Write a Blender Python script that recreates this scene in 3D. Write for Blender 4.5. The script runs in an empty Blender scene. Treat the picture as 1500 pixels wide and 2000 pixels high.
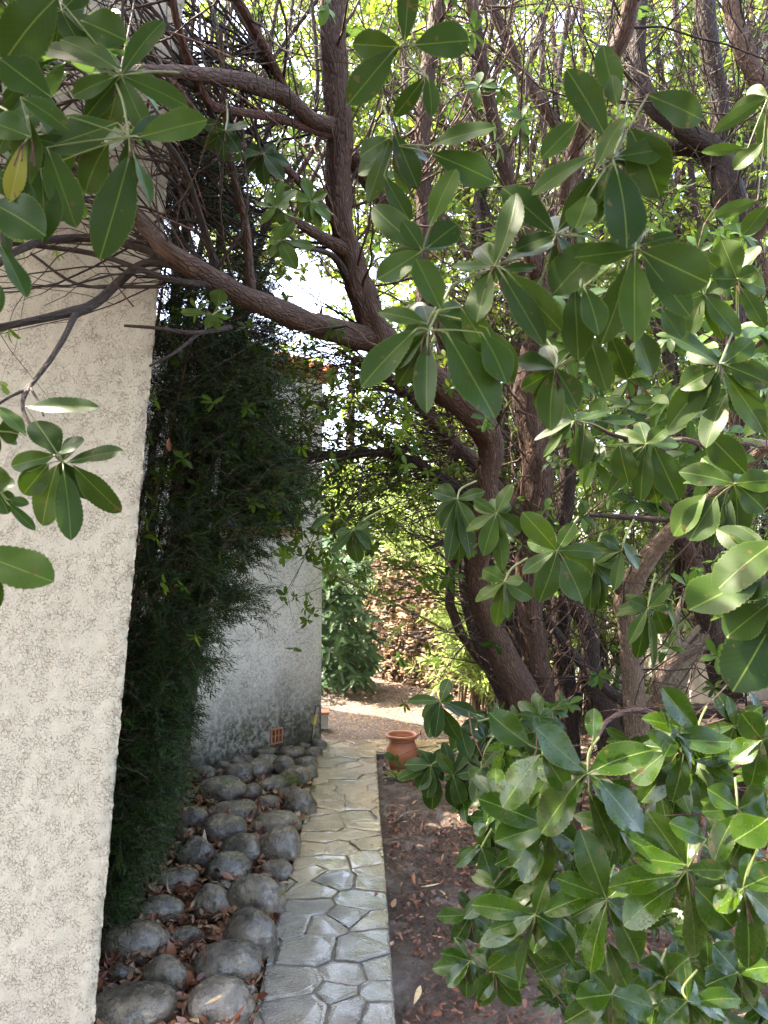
import bpy, math, random
import numpy as np
from mathutils import Vector, noise as mnoise
random.seed(7); RNG = np.random.default_rng(11)
SC = bpy.context.scene; COL = SC.collection
# ------------------------------------------------------------------ camera, sky, sun, exposure
CAMZ = 1.65; PITCH = math.radians(3.5); F = 1500.0
cam_d = bpy.data.cameras.new('camera'); cam = bpy.data.objects.new('camera', cam_d); COL.objects.link(cam)
cam.location = (0, 0, CAMZ); cam.rotation_euler = (math.radians(90) + PITCH, 0, 0)
cam_d.sensor_fit = 'VERTICAL'; cam_d.sensor_height = 36.0; cam_d.lens = 27.0
cam_d.clip_start = 0.05; cam_d.clip_end = 2000
cam_d.dof.use_dof = True; cam_d.dof.focus_distance = 3.2; cam_d.dof.aperture_fstop = 9.0
SC.camera = cam
SUN_EL = math.radians(57); SUN_AZ = math.atan2(-0.90, 0.25)          # azimuth from +Y towards +X
sdir = Vector((math.sin(SUN_AZ)*math.cos(SUN_EL), math.cos(SUN_AZ)*math.cos(SUN_EL), math.sin(SUN_EL)))
w = bpy.data.worlds.new('World'); SC.world = w; w.use_nodes = True
wn = w.node_tree; wn.nodes.clear()
sky = wn.nodes.new('ShaderNodeTexSky'); sky.sky_type = 'NISHITA'; sky.sun_disc = False
sky.sun_elevation = SUN_EL; sky.sun_rotation = SUN_AZ; sky.dust_density = 3.0; sky.air_density = 0.75; sky.ozone_density = 0.4
bg = wn.nodes.new('ShaderNodeBackground'); bg.inputs[1].default_value = 0.15
wo = wn.nodes.new('ShaderNodeOutputWorld')
wn.links.new(sky.outputs[0], bg.inputs[0]); wn.links.new(bg.outputs[0], wo.inputs[0])
sl = bpy.data.lights.new('sun', 'SUN'); sl.energy = 2.0; sl.angle = math.radians(0.5); sl.color = (1.0, 0.97, 0.92)
so = bpy.data.objects.new('sun', sl); COL.objects.link(so); so.rotation_euler = sdir.to_track_quat('Z', 'Y').to_euler()
SC.view_settings.view_transform = 'Standard'; SC.view_settings.look = 'None'; SC.view_settings.gamma = 1
SC.view_settings.exposure = 4.25
SC.view_settings.use_white_balance = True; SC.view_settings.white_balance_temperature = 7350; SC.view_settings.white_balance_tint = 12   # the camera's own daylight-shade balance

# ------------------------------------------------------------------ geometry helpers
CP, SP = math.cos(PITCH), math.sin(PITCH)
FW = np.array([0, CP, SP]); UP = np.array([0, -SP, CP]); RT = np.array([1., 0, 0]); CAM = np.array([0, 0, CAMZ])
def P(px, py, d):                                    # photograph pixel + distance along the view -> world point
    return CAM + d*(FW + RT*((px-750)/F) + UP*((1000-py)/F))
def G(px, py, z=0.0):                                # photograph pixel -> point on the ground plane
    r = FW + RT*((px-750)/F) + UP*((1000-py)/F)
    return CAM + r*((z-CAMZ)/r[2])
def unit(a): a = np.asarray(a, float); return a/np.maximum(np.linalg.norm(a, axis=-1, keepdims=True), 1e-9)

class MB:
    """collects quads with per-point attributes and links them as ONE mesh object"""
    def __init__(s): s.V=[]; s.Q=[]; s.A=[]; s.T=[]; s.M=[]; s.n=0; s.NG=[]
    def add(s, v, q, a=None, t=0.5, m=0):
        v = np.asarray(v, float).reshape(-1, 3); q = np.asarray(q, int).reshape(-1, 4); k = len(v)
        s.V.append(v); s.Q.append(q+s.n)
        s.A.append(np.zeros((k,3)) if a is None else np.asarray(a, float).reshape(-1,3))
        s.T.append(np.full(k, t) if np.isscalar(t) else np.asarray(t, float).ravel())
        s.M.append(np.full(len(q), m)); s.n += k
    def ngon(s, v, t=0.5, m=0):                      # one n-sided face
        v = np.asarray(v, float); k = len(v)
        s.V.append(v); s.A.append(np.zeros((k,3))); s.T.append(np.full(k, t))
        s.NG.append((np.arange(k)+s.n, m)); s.n += k
    def box(s, o, X, Y, Z, m=0, t=0.5):              # corner o, edge vectors
        o, X, Y, Z = (np.asarray(i, float) for i in (o, X, Y, Z))
        v = [o, o+X, o+X+Y, o+Y, o+Z, o+X+Z, o+X+Y+Z, o+Y+Z]
        s.add(v, [[0,3,2,1],[4,5,6,7],[0,1,5,4],[1,2,6,5],[2,3,7,6],[3,0,4,7]], None, t, m)
    def build(s, name, mats, parent=None, smooth=True, loc=None):
        me = bpy.data.meshes.new(name)
        V = np.concatenate(s.V); Q = np.concatenate(s.Q) if s.Q else np.zeros((0,4),int)
        org = np.zeros(3) if loc is None else np.asarray(loc, float)
        V = V-org
        li = Q.ravel(); tot = np.full(len(Q), 4); mi = np.concatenate(s.M) if s.M else np.zeros(0)
        if s.NG:
            li = np.concatenate([li]+[g for g,_ in s.NG]); tot = np.concatenate([tot, [len(g) for g,_ in s.NG]])
            mi = np.concatenate([mi, [m for _,m in s.NG]])
        st = np.concatenate([[0], np.cumsum(tot)[:-1]])
        me.vertices.add(len(V)); me.vertices.foreach_set('co', V.ravel().astype(np.float32))
        me.loops.add(len(li)); me.loops.foreach_set('vertex_index', li.astype(np.int32))
        me.polygons.add(len(tot)); me.polygons.foreach_set('loop_start', st.astype(np.int32))
        me.polygons.foreach_set('loop_total', tot.astype(np.int32))
        me.polygons.foreach_set('material_index', mi.astype(np.int32))
        me.polygons.foreach_set('use_smooth', np.full(len(tot), smooth))
        me.update(calc_edges=True)
        a = me.attributes.new('auv', 'FLOAT_VECTOR', 'POINT'); a.data.foreach_set('vector', np.concatenate(s.A).ravel().astype(np.float32))
        a = me.attributes.new('tint', 'FLOAT', 'POINT'); a.data.foreach_set('value', np.concatenate(s.T).astype(np.float32))
        for m in (mats if isinstance(mats, (list, tuple)) else [mats]): me.materials.append(m)
        o = bpy.data.objects.new(name, me); COL.objects.link(o)
        if loc is not None: o.location = org
        if parent is not None:
            o.parent = parent; o.location = Vector(org) - Vector(world_loc(parent))
        return o
def world_loc(o):
    v = Vector(o.location)
    while o.parent: o = o.parent; v = v + Vector(o.location)
    return v
def tag(o, label=None, cat=None, group=None, kind=None):
    for k, v in (('label', label), ('category', cat), ('group', group), ('kind', kind)):
        if v: o[k] = v
    return o
def thing(name, label, cat, loc=(0,0,0), group=None):
    o = bpy.data.objects.new(name, None); COL.objects.link(o); o.location = Vector([float(i) for i in loc]); o.empty_display_size = 0.1
    return tag(o, label, cat, group)

def catmull(P_, R_, step=4):
    P_ = np.asarray(P_, float); R_ = np.asarray(R_, float); n = len(P_)
    if n < 3:
        t = np.linspace(0,1,step+1)[:,None]; return P_[0]*(1-t)+P_[1]*t, R_[0]*(1-t[:,0])+R_[1]*t[:,0]
    pp = np.vstack([2*P_[0]-P_[1], P_, 2*P_[-1]-P_[-2]]); rr = np.concatenate([[R_[0]], R_, [R_[-1]]])
    out=[]; ro=[]
    for i in range(n-1):
        a,b,c,d = pp[i:i+4]; ra,rb,rc,rd = rr[i:i+4]
        for k in range(step):
            t=k/step; t2=t*t; t3=t2*t
            f=(-.5*t3+t2-.5*t, 1.5*t3-2.5*t2+1, -1.5*t3+2*t2+.5*t, .5*t3-.5*t2)
            out.append(a*f[0]+b*f[1]+c*f[2]+d*f[3]); ro.append(rb*(1-t)+rc*t)
    out.append(P_[-1]); ro.append(R_[-1]); return np.array(out), np.array(ro)
def frames(pts):
    T = unit(np.gradient(pts, axis=0)); n0 = np.cross(T[0], [0.3,0.9,0.1]); n0 = unit(n0); N=[n0]
    for i in range(1, len(pts)):
        n = N[-1]-T[i]*np.dot(N[-1],T[i]); N.append(unit(n))
    N = np.array(N); return T, N, np.cross(T, N)
def tube(mb, pts, rad, sides=14, step=5, rough=0.0, t=0.5, m=0, seed=0.0):
    p, r = catmull(pts, rad, step)
    T, N, B = frames(p); k=len(p)
    s = np.concatenate([[0], np.cumsum(np.linalg.norm(np.diff(p,axis=0),axis=1))])
    a = np.linspace(0, 2*np.pi, sides, endpoint=False)
    rr = np.repeat(r[:,None], sides, 1)
    if rough:
        for i in range(k):
            for j in range(sides):
                q = Vector((math.cos(a[j])*2.2+seed, math.sin(a[j])*2.2, s[i]*7))
                q2 = Vector((math.cos(a[j])*6+seed, math.sin(a[j])*6, s[i]*11))
                rr[i,j] *= 1+rough*mnoise.noise(q)*1.6+rough*0.8*mnoise.noise(q2)
    ca, sa = np.cos(a), np.sin(a)
    v = p[:,None,:] + rr[...,None]*(ca[None,:,None]*N[:,None,:]+sa[None,:,None]*B[:,None,:])
    at = np.stack([np.repeat(r[:,None],sides,1)*ca, np.repeat(r[:,None],sides,1)*sa, np.repeat(s[:,None],sides,1)], -1) + seed
    i = np.arange(k-1)[:,None]*sides; j = np.arange(sides)[None,:]; j2=(j+1)%sides
    q = np.stack([i+j, i+j2, i+sides+j2, i+sides+j], -1)
    mb.add(v.reshape(-1,3), q, at, t, m)
    mb.ngon(v[-1], t, m); mb.ngon(v[0][::-1], t, m)
    return p, r
def ribbons(mb, PP, RR, sides=4, t=None, m=0):       # many thin tubes at once, PP[T,K,3] RR[T,K]
    Tn, K, _ = PP.shape
    tg = unit(np.gradient(PP, axis=1)); ref = np.array([0.31,0.2,0.93]); N = unit(np.cross(tg, ref)); B = np.cross(tg, N)
    a = np.linspace(0, 2*np.pi, sides, endpoint=False); ca, sa = np.cos(a), np.sin(a)
    v = PP[:,:,None,:] + RR[:,:,None,None]*(ca[None,None,:,None]*N[:,:,None,:]+sa[None,None,:,None]*B[:,:,None,:])
    s = np.concatenate([np.zeros((Tn,1)), np.cumsum(np.linalg.norm(np.diff(PP,axis=1),axis=2),axis=1)],1)
    at = np.stack([np.broadcast_to(RR[:,:,None]*ca,(Tn,K,sides)), np.broadcast_to(RR[:,:,None]*sa,(Tn,K,sides)), np.broadcast_to(s[:,:,None],(Tn,K,sides))],-1)
    at = at + RNG.random((Tn,1,1,1))*9
    base = np.arange(Tn)[:,None,None]*K*sides + np.arange(K-1)[None,:,None]*sides; j=np.arange(sides)[None,None,:]; j2=(j+1)%sides
    q = np.stack([base+j, base+j2, base+sides+j2, base+sides+j], -1)
    tt = RNG.random(Tn) if t is None else np.broadcast_to(t,(Tn,))
    mb.add(v.reshape(-1,3), q.reshape(-1,4), at.reshape(-1,3), np.repeat(tt, K*sides), m)
def grow(p0, d0, L, r0, K=8, jit=0.25, bias=(0,0,0.1), taper=0.75, side=None):
    """random curved twigs: start points, directions, lengths, radii -> PP, RR"""
    n=len(p0); d = unit(d0); PP=[np.asarray(p0,float)]; L=np.broadcast_to(L,(n,)); st=(L/(K-1))[:,None]
    for k in range(1,K):
        d = unit(d + RNG.normal(0, jit, (n,3)) + np.asarray(bias)); PP.append(PP[-1]+d*st)
    PP = np.stack(PP,1); RR = np.broadcast_to(r0,(n,))[:,None]*(1-taper*np.linspace(0,1,K))[None,:]
    return PP, RR
# ------------------------------------------------------------------ leaves
def prof_obovate(t): return np.maximum(t,1e-4)**1.1*np.maximum(1-t,0)**0.76/0.2845*0.5*0.98
def prof_lance(t): return np.maximum(t,1e-4)**0.9*np.maximum(1-t,0)**0.9/0.287*0.5*0.98
def leaf_tpl(nseg, prof, nh=2, serr=0.0):
    t = np.linspace(0.0, 1, nseg+1); v = np.linspace(-1,1,int(2*nh+1))
    wd = prof(t)+0.012
    if serr: wd = wd*(1+serr*np.where(np.arange(nseg+1)%2==0, 1, -1)*(t>0.2)*(t<0.98))
    wd[-1]=0.004
    X = np.repeat(t[:,None], len(v),1); V=np.repeat(v[None,:],nseg+1,0); Y = wd[:,None]*V
    c=len(v); i=np.arange(nseg)[:,None]*c; j=np.arange(c-1)[None,:]
    q=np.stack([i+j, i+c+j, i+c+j+1, i+j+1],-1).reshape(-1,4)
    return X.ravel(), Y.ravel(), V.ravel(), q
TPL_HERO = leaf_tpl(30, prof_obovate, 3, 0.035)
TPL_MID = leaf_tpl(8, prof_obovate, 1)
TPL_LOW = leaf_tpl(4, prof_obovate, 1)
TPL_OLE = leaf_tpl(5, prof_lance, 1)
TPL_NEEDLE = leaf_tpl(2, prof_lance, .5)
def leaves(mb, tpl, base, d, nrm, L, W, curl=0.15, fold=0.2, bend=0.0, wave=0.0, tint=0.5, m=0):
    """W is width/length ratio"""
    X,Y,V,q = tpl; n=len(base); base=np.asarray(base,float)
    d=unit(d); nrm = unit(np.asarray(nrm,float)-d*np.sum(nrm*d,-1,keepdims=True)); sd=np.cross(nrm,d)
    B=lambda a: np.broadcast_to(np.asarray(a,float),(n,))[:,None]
    L_,W_,c_,f_,b_,w_ = B(L),B(W),B(curl),B(fold),B(bend),B(wave)
    x=X[None,:]; y=Y[None,:]*W_
    ph=RNG.random((n,1))*6.28
    z = -c_*x*x + f_*np.abs(y) + w_*np.sin(x*9+ph)*np.abs(y)*3*np.sign(V[None,:]+1e-6)
    xx = x*(1-0.25*c_*c_*x); yy = y+b_*x*x
    v = base[:,None,:] + L_[...,None]*(xx[...,None]*d[:,None,:]+yy[...,None]*sd[:,None,:]+z[...,None]*nrm[:,None,:])
    at = np.stack([np.broadcast_to(x,(n,len(X))), np.broadcast_to(V[None,:],(n,len(X))), np.broadcast_to(Y[None,:]*0.5,(n,len(X)))],-1)
    qq = (q[None]+ (np.arange(n)*len(X))[:,None,None]).reshape(-1,4)
    mb.add(v.reshape(-1,3), qq, at.reshape(-1,3), np.repeat(B(tint)[:,0], len(X)), m)
def rosettes(mb, tpl, c, ax, nl, L, W=0.4, tint=0.5, curl=0.2, m=0, pol=(45,100), tv=0.25, fold=0.2):
    c=np.asarray(c,float); n=len(c); ax=unit(ax)
    u=unit(np.cross(ax, [0.2,0.1,0.97]+RNG.normal(0,.1,3))); v=np.cross(ax,u)
    k=np.arange(nl)[None,:]; ang=k*2.39996+RNG.random((n,1))*6.28+RNG.normal(0,.2,(n,nl))
    po=np.radians(pol[0]+(pol[1]-pol[0])*RNG.random((n,nl)))
    rad=np.cos(ang)[...,None]*u[:,None,:]+np.sin(ang)[...,None]*v[:,None,:]
    d=np.cos(po)[...,None]*ax[:,None,:]+np.sin(po)[...,None]*rad
    d=d+np.array([0,0,-0.15])
    nr=np.sin(po)[...,None]*ax[:,None,:]-np.cos(po)[...,None]*rad+np.array([0,0,0.5])+RNG.normal(0,.2,(n,nl,3))
    Lr=np.broadcast_to(np.asarray(L,float),(n,))[:,None]*(0.65+0.45*RNG.random((n,nl)))
    tt=np.clip(np.broadcast_to(np.asarray(tint,float),(n,))[:,None]+RNG.normal(0,tv,(n,nl))*0.6,0,1)
    b=c[:,None,:]-ax[:,None,:]*0.25*L_mean(L)*RNG.random((n,nl,1))
    leaves(mb,tpl,b.reshape(-1,3),d.reshape(-1,3),nr.reshape(-1,3),Lr.ravel(),W*(0.85+0.3*RNG.random(n*nl)),curl*(0.3+1.4*RNG.random(n*nl)),fold,RNG.normal(0,.06,n*nl),0.0,tt.ravel(),m)
def L_mean(L): return float(np.mean(L))

# ------------------------------------------------------------------ materials
class NT:
    def __init__(s, name):
        s.m=bpy.data.materials.new(name); s.m.use_nodes=True; s.t=s.m.node_tree; s.t.nodes.clear()
        s.out=s.n('ShaderNodeOutputMaterial')
    def n(s, typ, **kw):
        x=s.t.nodes.new(typ)
        for k,v in kw.items(): setattr(x,k,v)
        return x
    def l(s,a,b): s.t.links.new(a,b)
    def put(s,sock,v):
        if isinstance(v,bpy.types.NodeSocket): s.l(v,sock)
        elif isinstance(v,(tuple,list)) and len(v)==3 and sock.type=='RGBA': sock.default_value=(*v,1)
        else: sock.default_value=v
    def math(s,op,a,b=0.0,c=0.0,clamp=False):
        x=s.n('ShaderNodeMath',operation=op); x.use_clamp=clamp
        for i,v in enumerate((a,b,c)): s.put(x.inputs[i],v)
        return x.outputs[0]
    def mix(s,f,a,b,bt='MIX'):
        x=s.n('ShaderNodeMix',data_type='RGBA',blend_type=bt); s.put(x.inputs[0],f); s.put(x.inputs[6],a); s.put(x.inputs[7],b); return x.outputs[2]
    def ramp(s,f,a,b,lo=0.0,hi=1.0):
        x=s.n('ShaderNodeMapRange',interpolation_type='SMOOTHSTEP'); s.put(x.inputs[0],f)
        for i,v in zip((1,2,3,4),(a,b,lo,hi)): x.inputs[i].default_value=v
        return x.outputs[0]
    def noise(s,scale,vec=None,det=4,rough=.55,dist=0.0,out=0):
        x=s.n('ShaderNodeTexNoise'); x.inputs['Scale'].default_value=scale; x.inputs['Detail'].default_value=det
        x.inputs['Roughness'].default_value=rough; x.inputs['Distortion'].default_value=dist
        if vec is not None: s.l(vec,x.inputs['Vector'])
        return x.outputs[out]
    def vor(s,scale,vec=None,feat='F1',out=0,rnd=1.0):
        x=s.n('ShaderNodeTexVoronoi',feature=feat); x.inputs['Scale'].default_value=scale; x.inputs['Randomness'].default_value=rnd
        if vec is not None: s.l(vec,x.inputs['Vector'])
        return x.outputs[out]
    def attr(s,name,out): return s.n('ShaderNodeAttribute',attribute_name=name).outputs[out]
    def pos(s): return s.n('ShaderNodeNewGeometry').outputs['Position']
    def sep(s,v):
        x=s.n('ShaderNodeSeparateXYZ'); s.l(v,x.inputs[0]); return x.outputs
    def vmul(s,v,xyz):
        x=s.n('ShaderNodeVectorMath',operation='MULTIPLY'); s.l(v,x.inputs[0]); x.inputs[1].default_value=xyz; return x.outputs[0]
    def bump(s,h,strength=.5,dist=.01,nrm=None):
        x=s.n('ShaderNodeBump'); x.inputs['Strength'].default_value=strength; x.inputs['Distance'].default_value=dist; s.l(h,x.inputs['Height'])
        if nrm is not None: s.l(nrm,x.inputs['Normal'])
        return x.outputs[0]
    def bsdf(s,col,rough=.6,nrm=None,spec=.5,coat=0.0,metal=0.0,fin=True):
        x=s.n('ShaderNodeBsdfPrincipled'); s.put(x.inputs['Base Color'],col); s.put(x.inputs['Roughness'],rough)
        s.put(x.inputs['Specular IOR Level'],spec); s.put(x.inputs['Metallic'],metal); s.put(x.inputs['Coat Weight'],coat); x.inputs['Coat Roughness'].default_value=.12
        if nrm is not None: s.l(nrm,x.inputs['Normal'])
        if fin: s.l(x.outputs[0],s.out.inputs[0])
        return x.outputs[0]
def mat_leaf(name, dark, light, rib, back, trans=0.3, rough=.38, wet=False, veins=True, old=None, transcol=None, old_s=70):
    k=NT(name); uv=k.sep(k.attr('auv','Vector')); tint=k.attr('tint','Fac')
    col=k.mix(tint,dark,light); pos=k.pos()
    col=k.mix(k.ramp(k.noise(38,pos,3),.35,.7,0,.35),col,k.mix(.5,col,dark))
    ay=k.math('ABSOLUTE',uv[2]); nrm=None
    if veins:
        ph=k.math('FRACT',k.math('MULTIPLY',k.math('SUBTRACT',uv[0],k.math('MULTIPLY',ay,1.3)),11.0))
        vn=k.ramp(k.math('ABSOLUTE',k.math('SUBTRACT',ph,.5)),.0,.16,1,0)
        col=k.mix(k.math('MULTIPLY',vn,.045),col,rib)
        h=k.math('SUBTRACT',k.ramp(ay,0,.012,-1,0),k.math('MULTIPLY',vn,.06))
        nrm=k.bump(h,.35,.0008)
        ed=k.ramp(k.math('ABSOLUTE',uv[1]),.93,.99); col=k.mix(k.math('MULTIPLY',ed,.45),col,rib)
    col=k.mix(k.ramp(ay,.004,.0095,.85 if veins else .5,0),col,rib)
    if old is not None:
        sp=k.ramp(k.noise(old_s,pos,3),.66,.70); col=k.mix(sp,col,old)
    ro=rough
    if wet:
        dr=k.ramp(k.vor(330,pos),.12,.32,1,0); msk=k.ramp(k.noise(60,pos,2),.5,.58); dr=k.math('MULTIPLY',dr,msk)
        nrm=k.bump(dr,.9,.002,nrm); ro=k.math('SUBTRACT',rough,k.math('MULTIPLY',k.ramp(k.noise(25,pos,3),.42,.6),.22))
    bf=k.n('ShaderNodeNewGeometry').outputs['Backfacing']; col=k.mix(k.math('MULTIPLY',bf,.7),col,back)
    b=k.bsdf(col,ro,nrm,.18 if not wet else .22,.0,0,False)
    tr=k.n('ShaderNodeBsdfTranslucent'); k.put(tr.inputs[0],k.mix(.5,col,transcol or light))
    mx=k.n('ShaderNodeMixShader'); mx.inputs[0].default_value=trans; k.l(b,mx.inputs[1]); k.l(tr.outputs[0],mx.inputs[2]); k.l(mx.outputs[0],k.out.inputs[0])
    return k.m
def mat_bark(name, dark, mid, pale, sc=1.0, pal=.5):
    k=NT(name); uv=k.attr('auv','Vector'); v=k.vmul(uv,(1,1,.27)); t=k.attr('tint','Fac')
    f=k.noise(120*sc,v,5,.65,.6); g=k.noise(26*sc,v,4,.6,1.0)
    flak=k.vor(70*sc,v,'DISTANCE_TO_EDGE'); crk=k.ramp(flak,.02,.22)
    col=k.mix(k.ramp(f,.3,.72),dark,mid); col=k.mix(k.ramp(g,.5,.72,0,pal),col,pale); col=k.mix(k.ramp(crk,0,.6,.6,0),col,dark)
    col=k.mix(k.math('MULTIPLY',t,.35),col,pale)
    h=k.math('ADD',k.math('MULTIPLY',crk,.8),f)
    k.bsdf(col,.78,k.bump(h,.9,.006),.3); return k.m
M={}
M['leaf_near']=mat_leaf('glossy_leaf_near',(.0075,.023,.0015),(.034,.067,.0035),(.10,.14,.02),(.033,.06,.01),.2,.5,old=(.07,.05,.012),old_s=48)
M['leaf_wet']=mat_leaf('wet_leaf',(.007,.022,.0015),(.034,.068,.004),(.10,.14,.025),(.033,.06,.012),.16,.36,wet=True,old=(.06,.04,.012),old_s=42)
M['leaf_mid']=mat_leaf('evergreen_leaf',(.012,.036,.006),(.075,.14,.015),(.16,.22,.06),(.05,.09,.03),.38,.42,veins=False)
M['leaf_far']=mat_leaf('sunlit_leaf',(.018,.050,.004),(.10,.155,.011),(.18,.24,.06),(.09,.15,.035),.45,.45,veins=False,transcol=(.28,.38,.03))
M['leaf_yellow']=mat_leaf('yellowing_leaf',(.13,.14,.012),(.17,.15,.014),(.25,.24,.05),(.15,.15,.02),.25,.45,old=(.06,.02,.014))
M['leaf_ole']=mat_leaf('oleander_leaf',(.12,.19,.04),(.34,.45,.12),(.4,.46,.2),(.2,.28,.10),.35,.42,veins=False)
M['leaf_fig']=mat_leaf('fig_leaf',(.025,.062,.028),(.09,.155,.07),(.2,.27,.13),(.1,.16,.08),.2,.45,veins=False)
M['needle']=mat_leaf('yew_needle',(.003,.011,.002),(.022,.050,.007),(.02,.045,.012),(.015,.035,.012),.12,.4,veins=False)
M['bark']=mat_bark('brown_flaking_bark',(.016,.006,.003),(.066,.029,.014),(.18,.108,.066))
M['bark_dark']=mat_bark('dark_wet_bark',(.007,.004,.003),(.034,.018,.010),(.10,.06,.038),1,.3)
M['bark_pale']=mat_bark('pale_peeling_bark',(.055,.034,.02),(.15,.10,.065),(.27,.20,.145))
M['bark_red']=mat_bark('red_brown_twig_bark',(.028,.009,.006),(.095,.032,.02),(.15,.085,.055))
M['bark_yew']=mat_bark('yew_bark',(.06,.028,.016),(.17,.09,.05),(.3,.2,.13))
M['bark_ole']=mat_bark('oleander_cane',(.09,.065,.04),(.22,.175,.11),(.36,.30,.21))
M['green_stem']=NT('green_stem').m
def _gs():
    k=NT('yellow_green_stem'); k.bsdf(k.mix(k.noise(60,k.pos(),2),(.065,.085,.014),(.13,.15,.035)),.5); return k.m
M['green_stem']=_gs()
def mat_stucco(name, base, crack, sc=1.0, grime=False):
    k=NT(name); pos=k.pos()
    wv=k.n('ShaderNodeVectorMath',operation='ADD'); k.l(pos,wv.inputs[0])
    dn=k.noise(30*sc,pos,3,.6,0,1); sub=k.n('ShaderNodeVectorMath',operation='SCALE'); k.l(dn,sub.inputs[0]); sub.inputs[3].default_value=.05/sc; k.l(sub.outputs[0],wv.inputs[1])
    e=k.vor(42*sc,wv.outputs[0],'DISTANCE_TO_EDGE'); cr=k.ramp(e,.01,.085,1,0)
    pat=k.math('ADD',k.math('MULTIPLY',k.noise(9*sc,pos,3),.55),k.math('MULTIPLY',k.noise(75*sc,pos,2),.45)); msk=k.ramp(pat,.43,.58)
    cr=k.math('MULTIPLY',cr,msk)
    fine=k.noise(150*sc,pos,4,.7); big=k.noise(2.2,pos,3)
    col=k.mix(k.ramp(big,.3,.7,0,.5),base,tuple(c*.86 for c in base)); col=k.mix(k.ramp(fine,.35,.75,0,.45),col,tuple(c*.72 for c in base))
    col=k.mix(k.math('MULTIPLY',cr,.66),col,crack)
    h=k.math('ADD',k.math('MULTIPLY',cr,-1.0),k.math('ADD',k.math('MULTIPLY',k.noise(70*sc,pos,3),.5),k.math('MULTIPLY',fine,.35)))
    if grime:
        sk=k.ramp(k.noise(46,pos,3,.6,.8),.50,.60); col=k.mix(k.math('MULTIPLY',sk,.45),col,(.33,.30,.25))
        z=k.sep(pos)[2]; n=k.noise(2.6,k.vmul(pos,(1,1,.35)),5,.65); zz=k.math('SUBTRACT',z,k.math('MULTIPLY',k.math('SUBTRACT',n,.5),.75))
        g=k.ramp(zz,.08,.9,1.0,0); sp=k.ramp(k.noise(24,pos,4,.7),.32,.62,.55,1); g=k.math('MULTIPLY',g,sp)
        col=k.mix(g,col,k.mix(k.ramp(k.noise(5,pos,3),.4,.65),(.062,.06,.048),(.085,.082,.05)))
        g2=k.ramp(z,.0,.30,.8,0); g3=k.math('MULTIPLY',g2,k.ramp(k.noise(4,pos,4),.35,.6)); col=k.mix(g3,col,(.06,.068,.035))
    k.bsdf(col,.9,k.bump(h,.8,.006/sc),.2); return k.m
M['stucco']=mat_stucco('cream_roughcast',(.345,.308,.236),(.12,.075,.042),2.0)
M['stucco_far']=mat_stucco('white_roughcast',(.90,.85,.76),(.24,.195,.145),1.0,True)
def mat_simple(name,a,b,sc=20,rough=.7,bd=.003,bs=.4,spec=.4,coat=0.0,metal=0.0):
    k=NT(name); pos=k.pos(); n=k.noise(sc,pos,5,.6); k.bsdf(k.mix(k.ramp(n,.3,.7),a,b),rough,k.bump(k.noise(sc*4,pos,4),bs,bd),spec,coat,metal); return k.m
M['blue']=mat_simple('blue_paint',(.05,.20,.42),(.07,.26,.5),10,.5); M['glass']=mat_simple('window_pane',(.02,.03,.035),(.04,.05,.055),3,.08,spec=.8)
M['reveal']=mat_simple('grey_render',(.38,.37,.34),(.46,.44,.40),14,.9); M['tile']=mat_simple('roof_tile',(.33,.12,.06),(.5,.22,.11),9,.8)
M['terra']=mat_simple('terracotta',(.42,.145,.065),(.50,.19,.085),7,.5,.002,.3,.5); M['vent']=mat_simple('vent_clay',(.42,.17,.09),(.5,.23,.13),20,.7)
M['hole']=mat_simple('vent_shade_black',(.01,.01,.01),(.02,.015,.01),20,.9); M['steel']=mat_simple('steel',(.45,.45,.44),(.6,.6,.58),30,.25,metal=1.0,bs=.05)
M['lens']=mat_simple('amber_lens',(.55,.42,.10),(.62,.50,.16),30,.3,bs=.05); M['black']=mat_simple('black_plastic',(.02,.02,.02),(.03,.03,.03),30,.4)
M['concrete']=mat_simple('rendered_concrete',(.40,.37,.31),(.58,.54,.46),5,.92,.006,.6,.2)
M['coping']=mat_simple('coping_tile',(.26,.09,.05),(.4,.16,.08),12,.8)
def mat_boulder():
    k=NT('wet_river_stone'); pos=k.pos(); t=k.attr('tint','Fac'); oi=k.n('ShaderNodeObjectInfo').outputs['Random']
    n=k.noise(9,pos,6,.65,.6); f=k.noise(95,pos,4,.7)
    warm=k.mix(k.ramp(n,.3,.7),(.06,.044,.026),(.215,.162,.105)); cool=k.mix(k.ramp(n,.3,.7),(.048,.036,.024),(.20,.158,.108))
    col=k.mix(k.ramp(oi,.3,.75),cool,warm); pale=k.mix(k.ramp(n,.35,.65),(.22,.18,.13),(.36,.31,.24)); col=k.mix(k.ramp(t,.75,.95),col,pale)
    col=k.mix(k.ramp(f,.50,.70,0,.6),col,(.24,.21,.16)); col=k.mix(k.ramp(k.noise(28,pos,4,.7),.42,.6,.6,0),col,(.022,.019,.016))
    ms=k.math('MULTIPLY',k.ramp(k.noise(7,pos,4),.54,.66),k.ramp(t,.35,.1)); col=k.mix(ms,col,(.06,.085,.02))
    h=k.math('ADD',k.math('MULTIPLY',k.noise(40,pos,5,.7),.9),k.math('MULTIPLY',f,.6))
    ro=k.ramp(k.noise(14,pos,4,.6),.35,.7,.14,.5)
    k.bsdf(col,ro,k.bump(h,.9,.010),.7,.3); return k.m
M['boulder']=mat_boulder()
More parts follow.
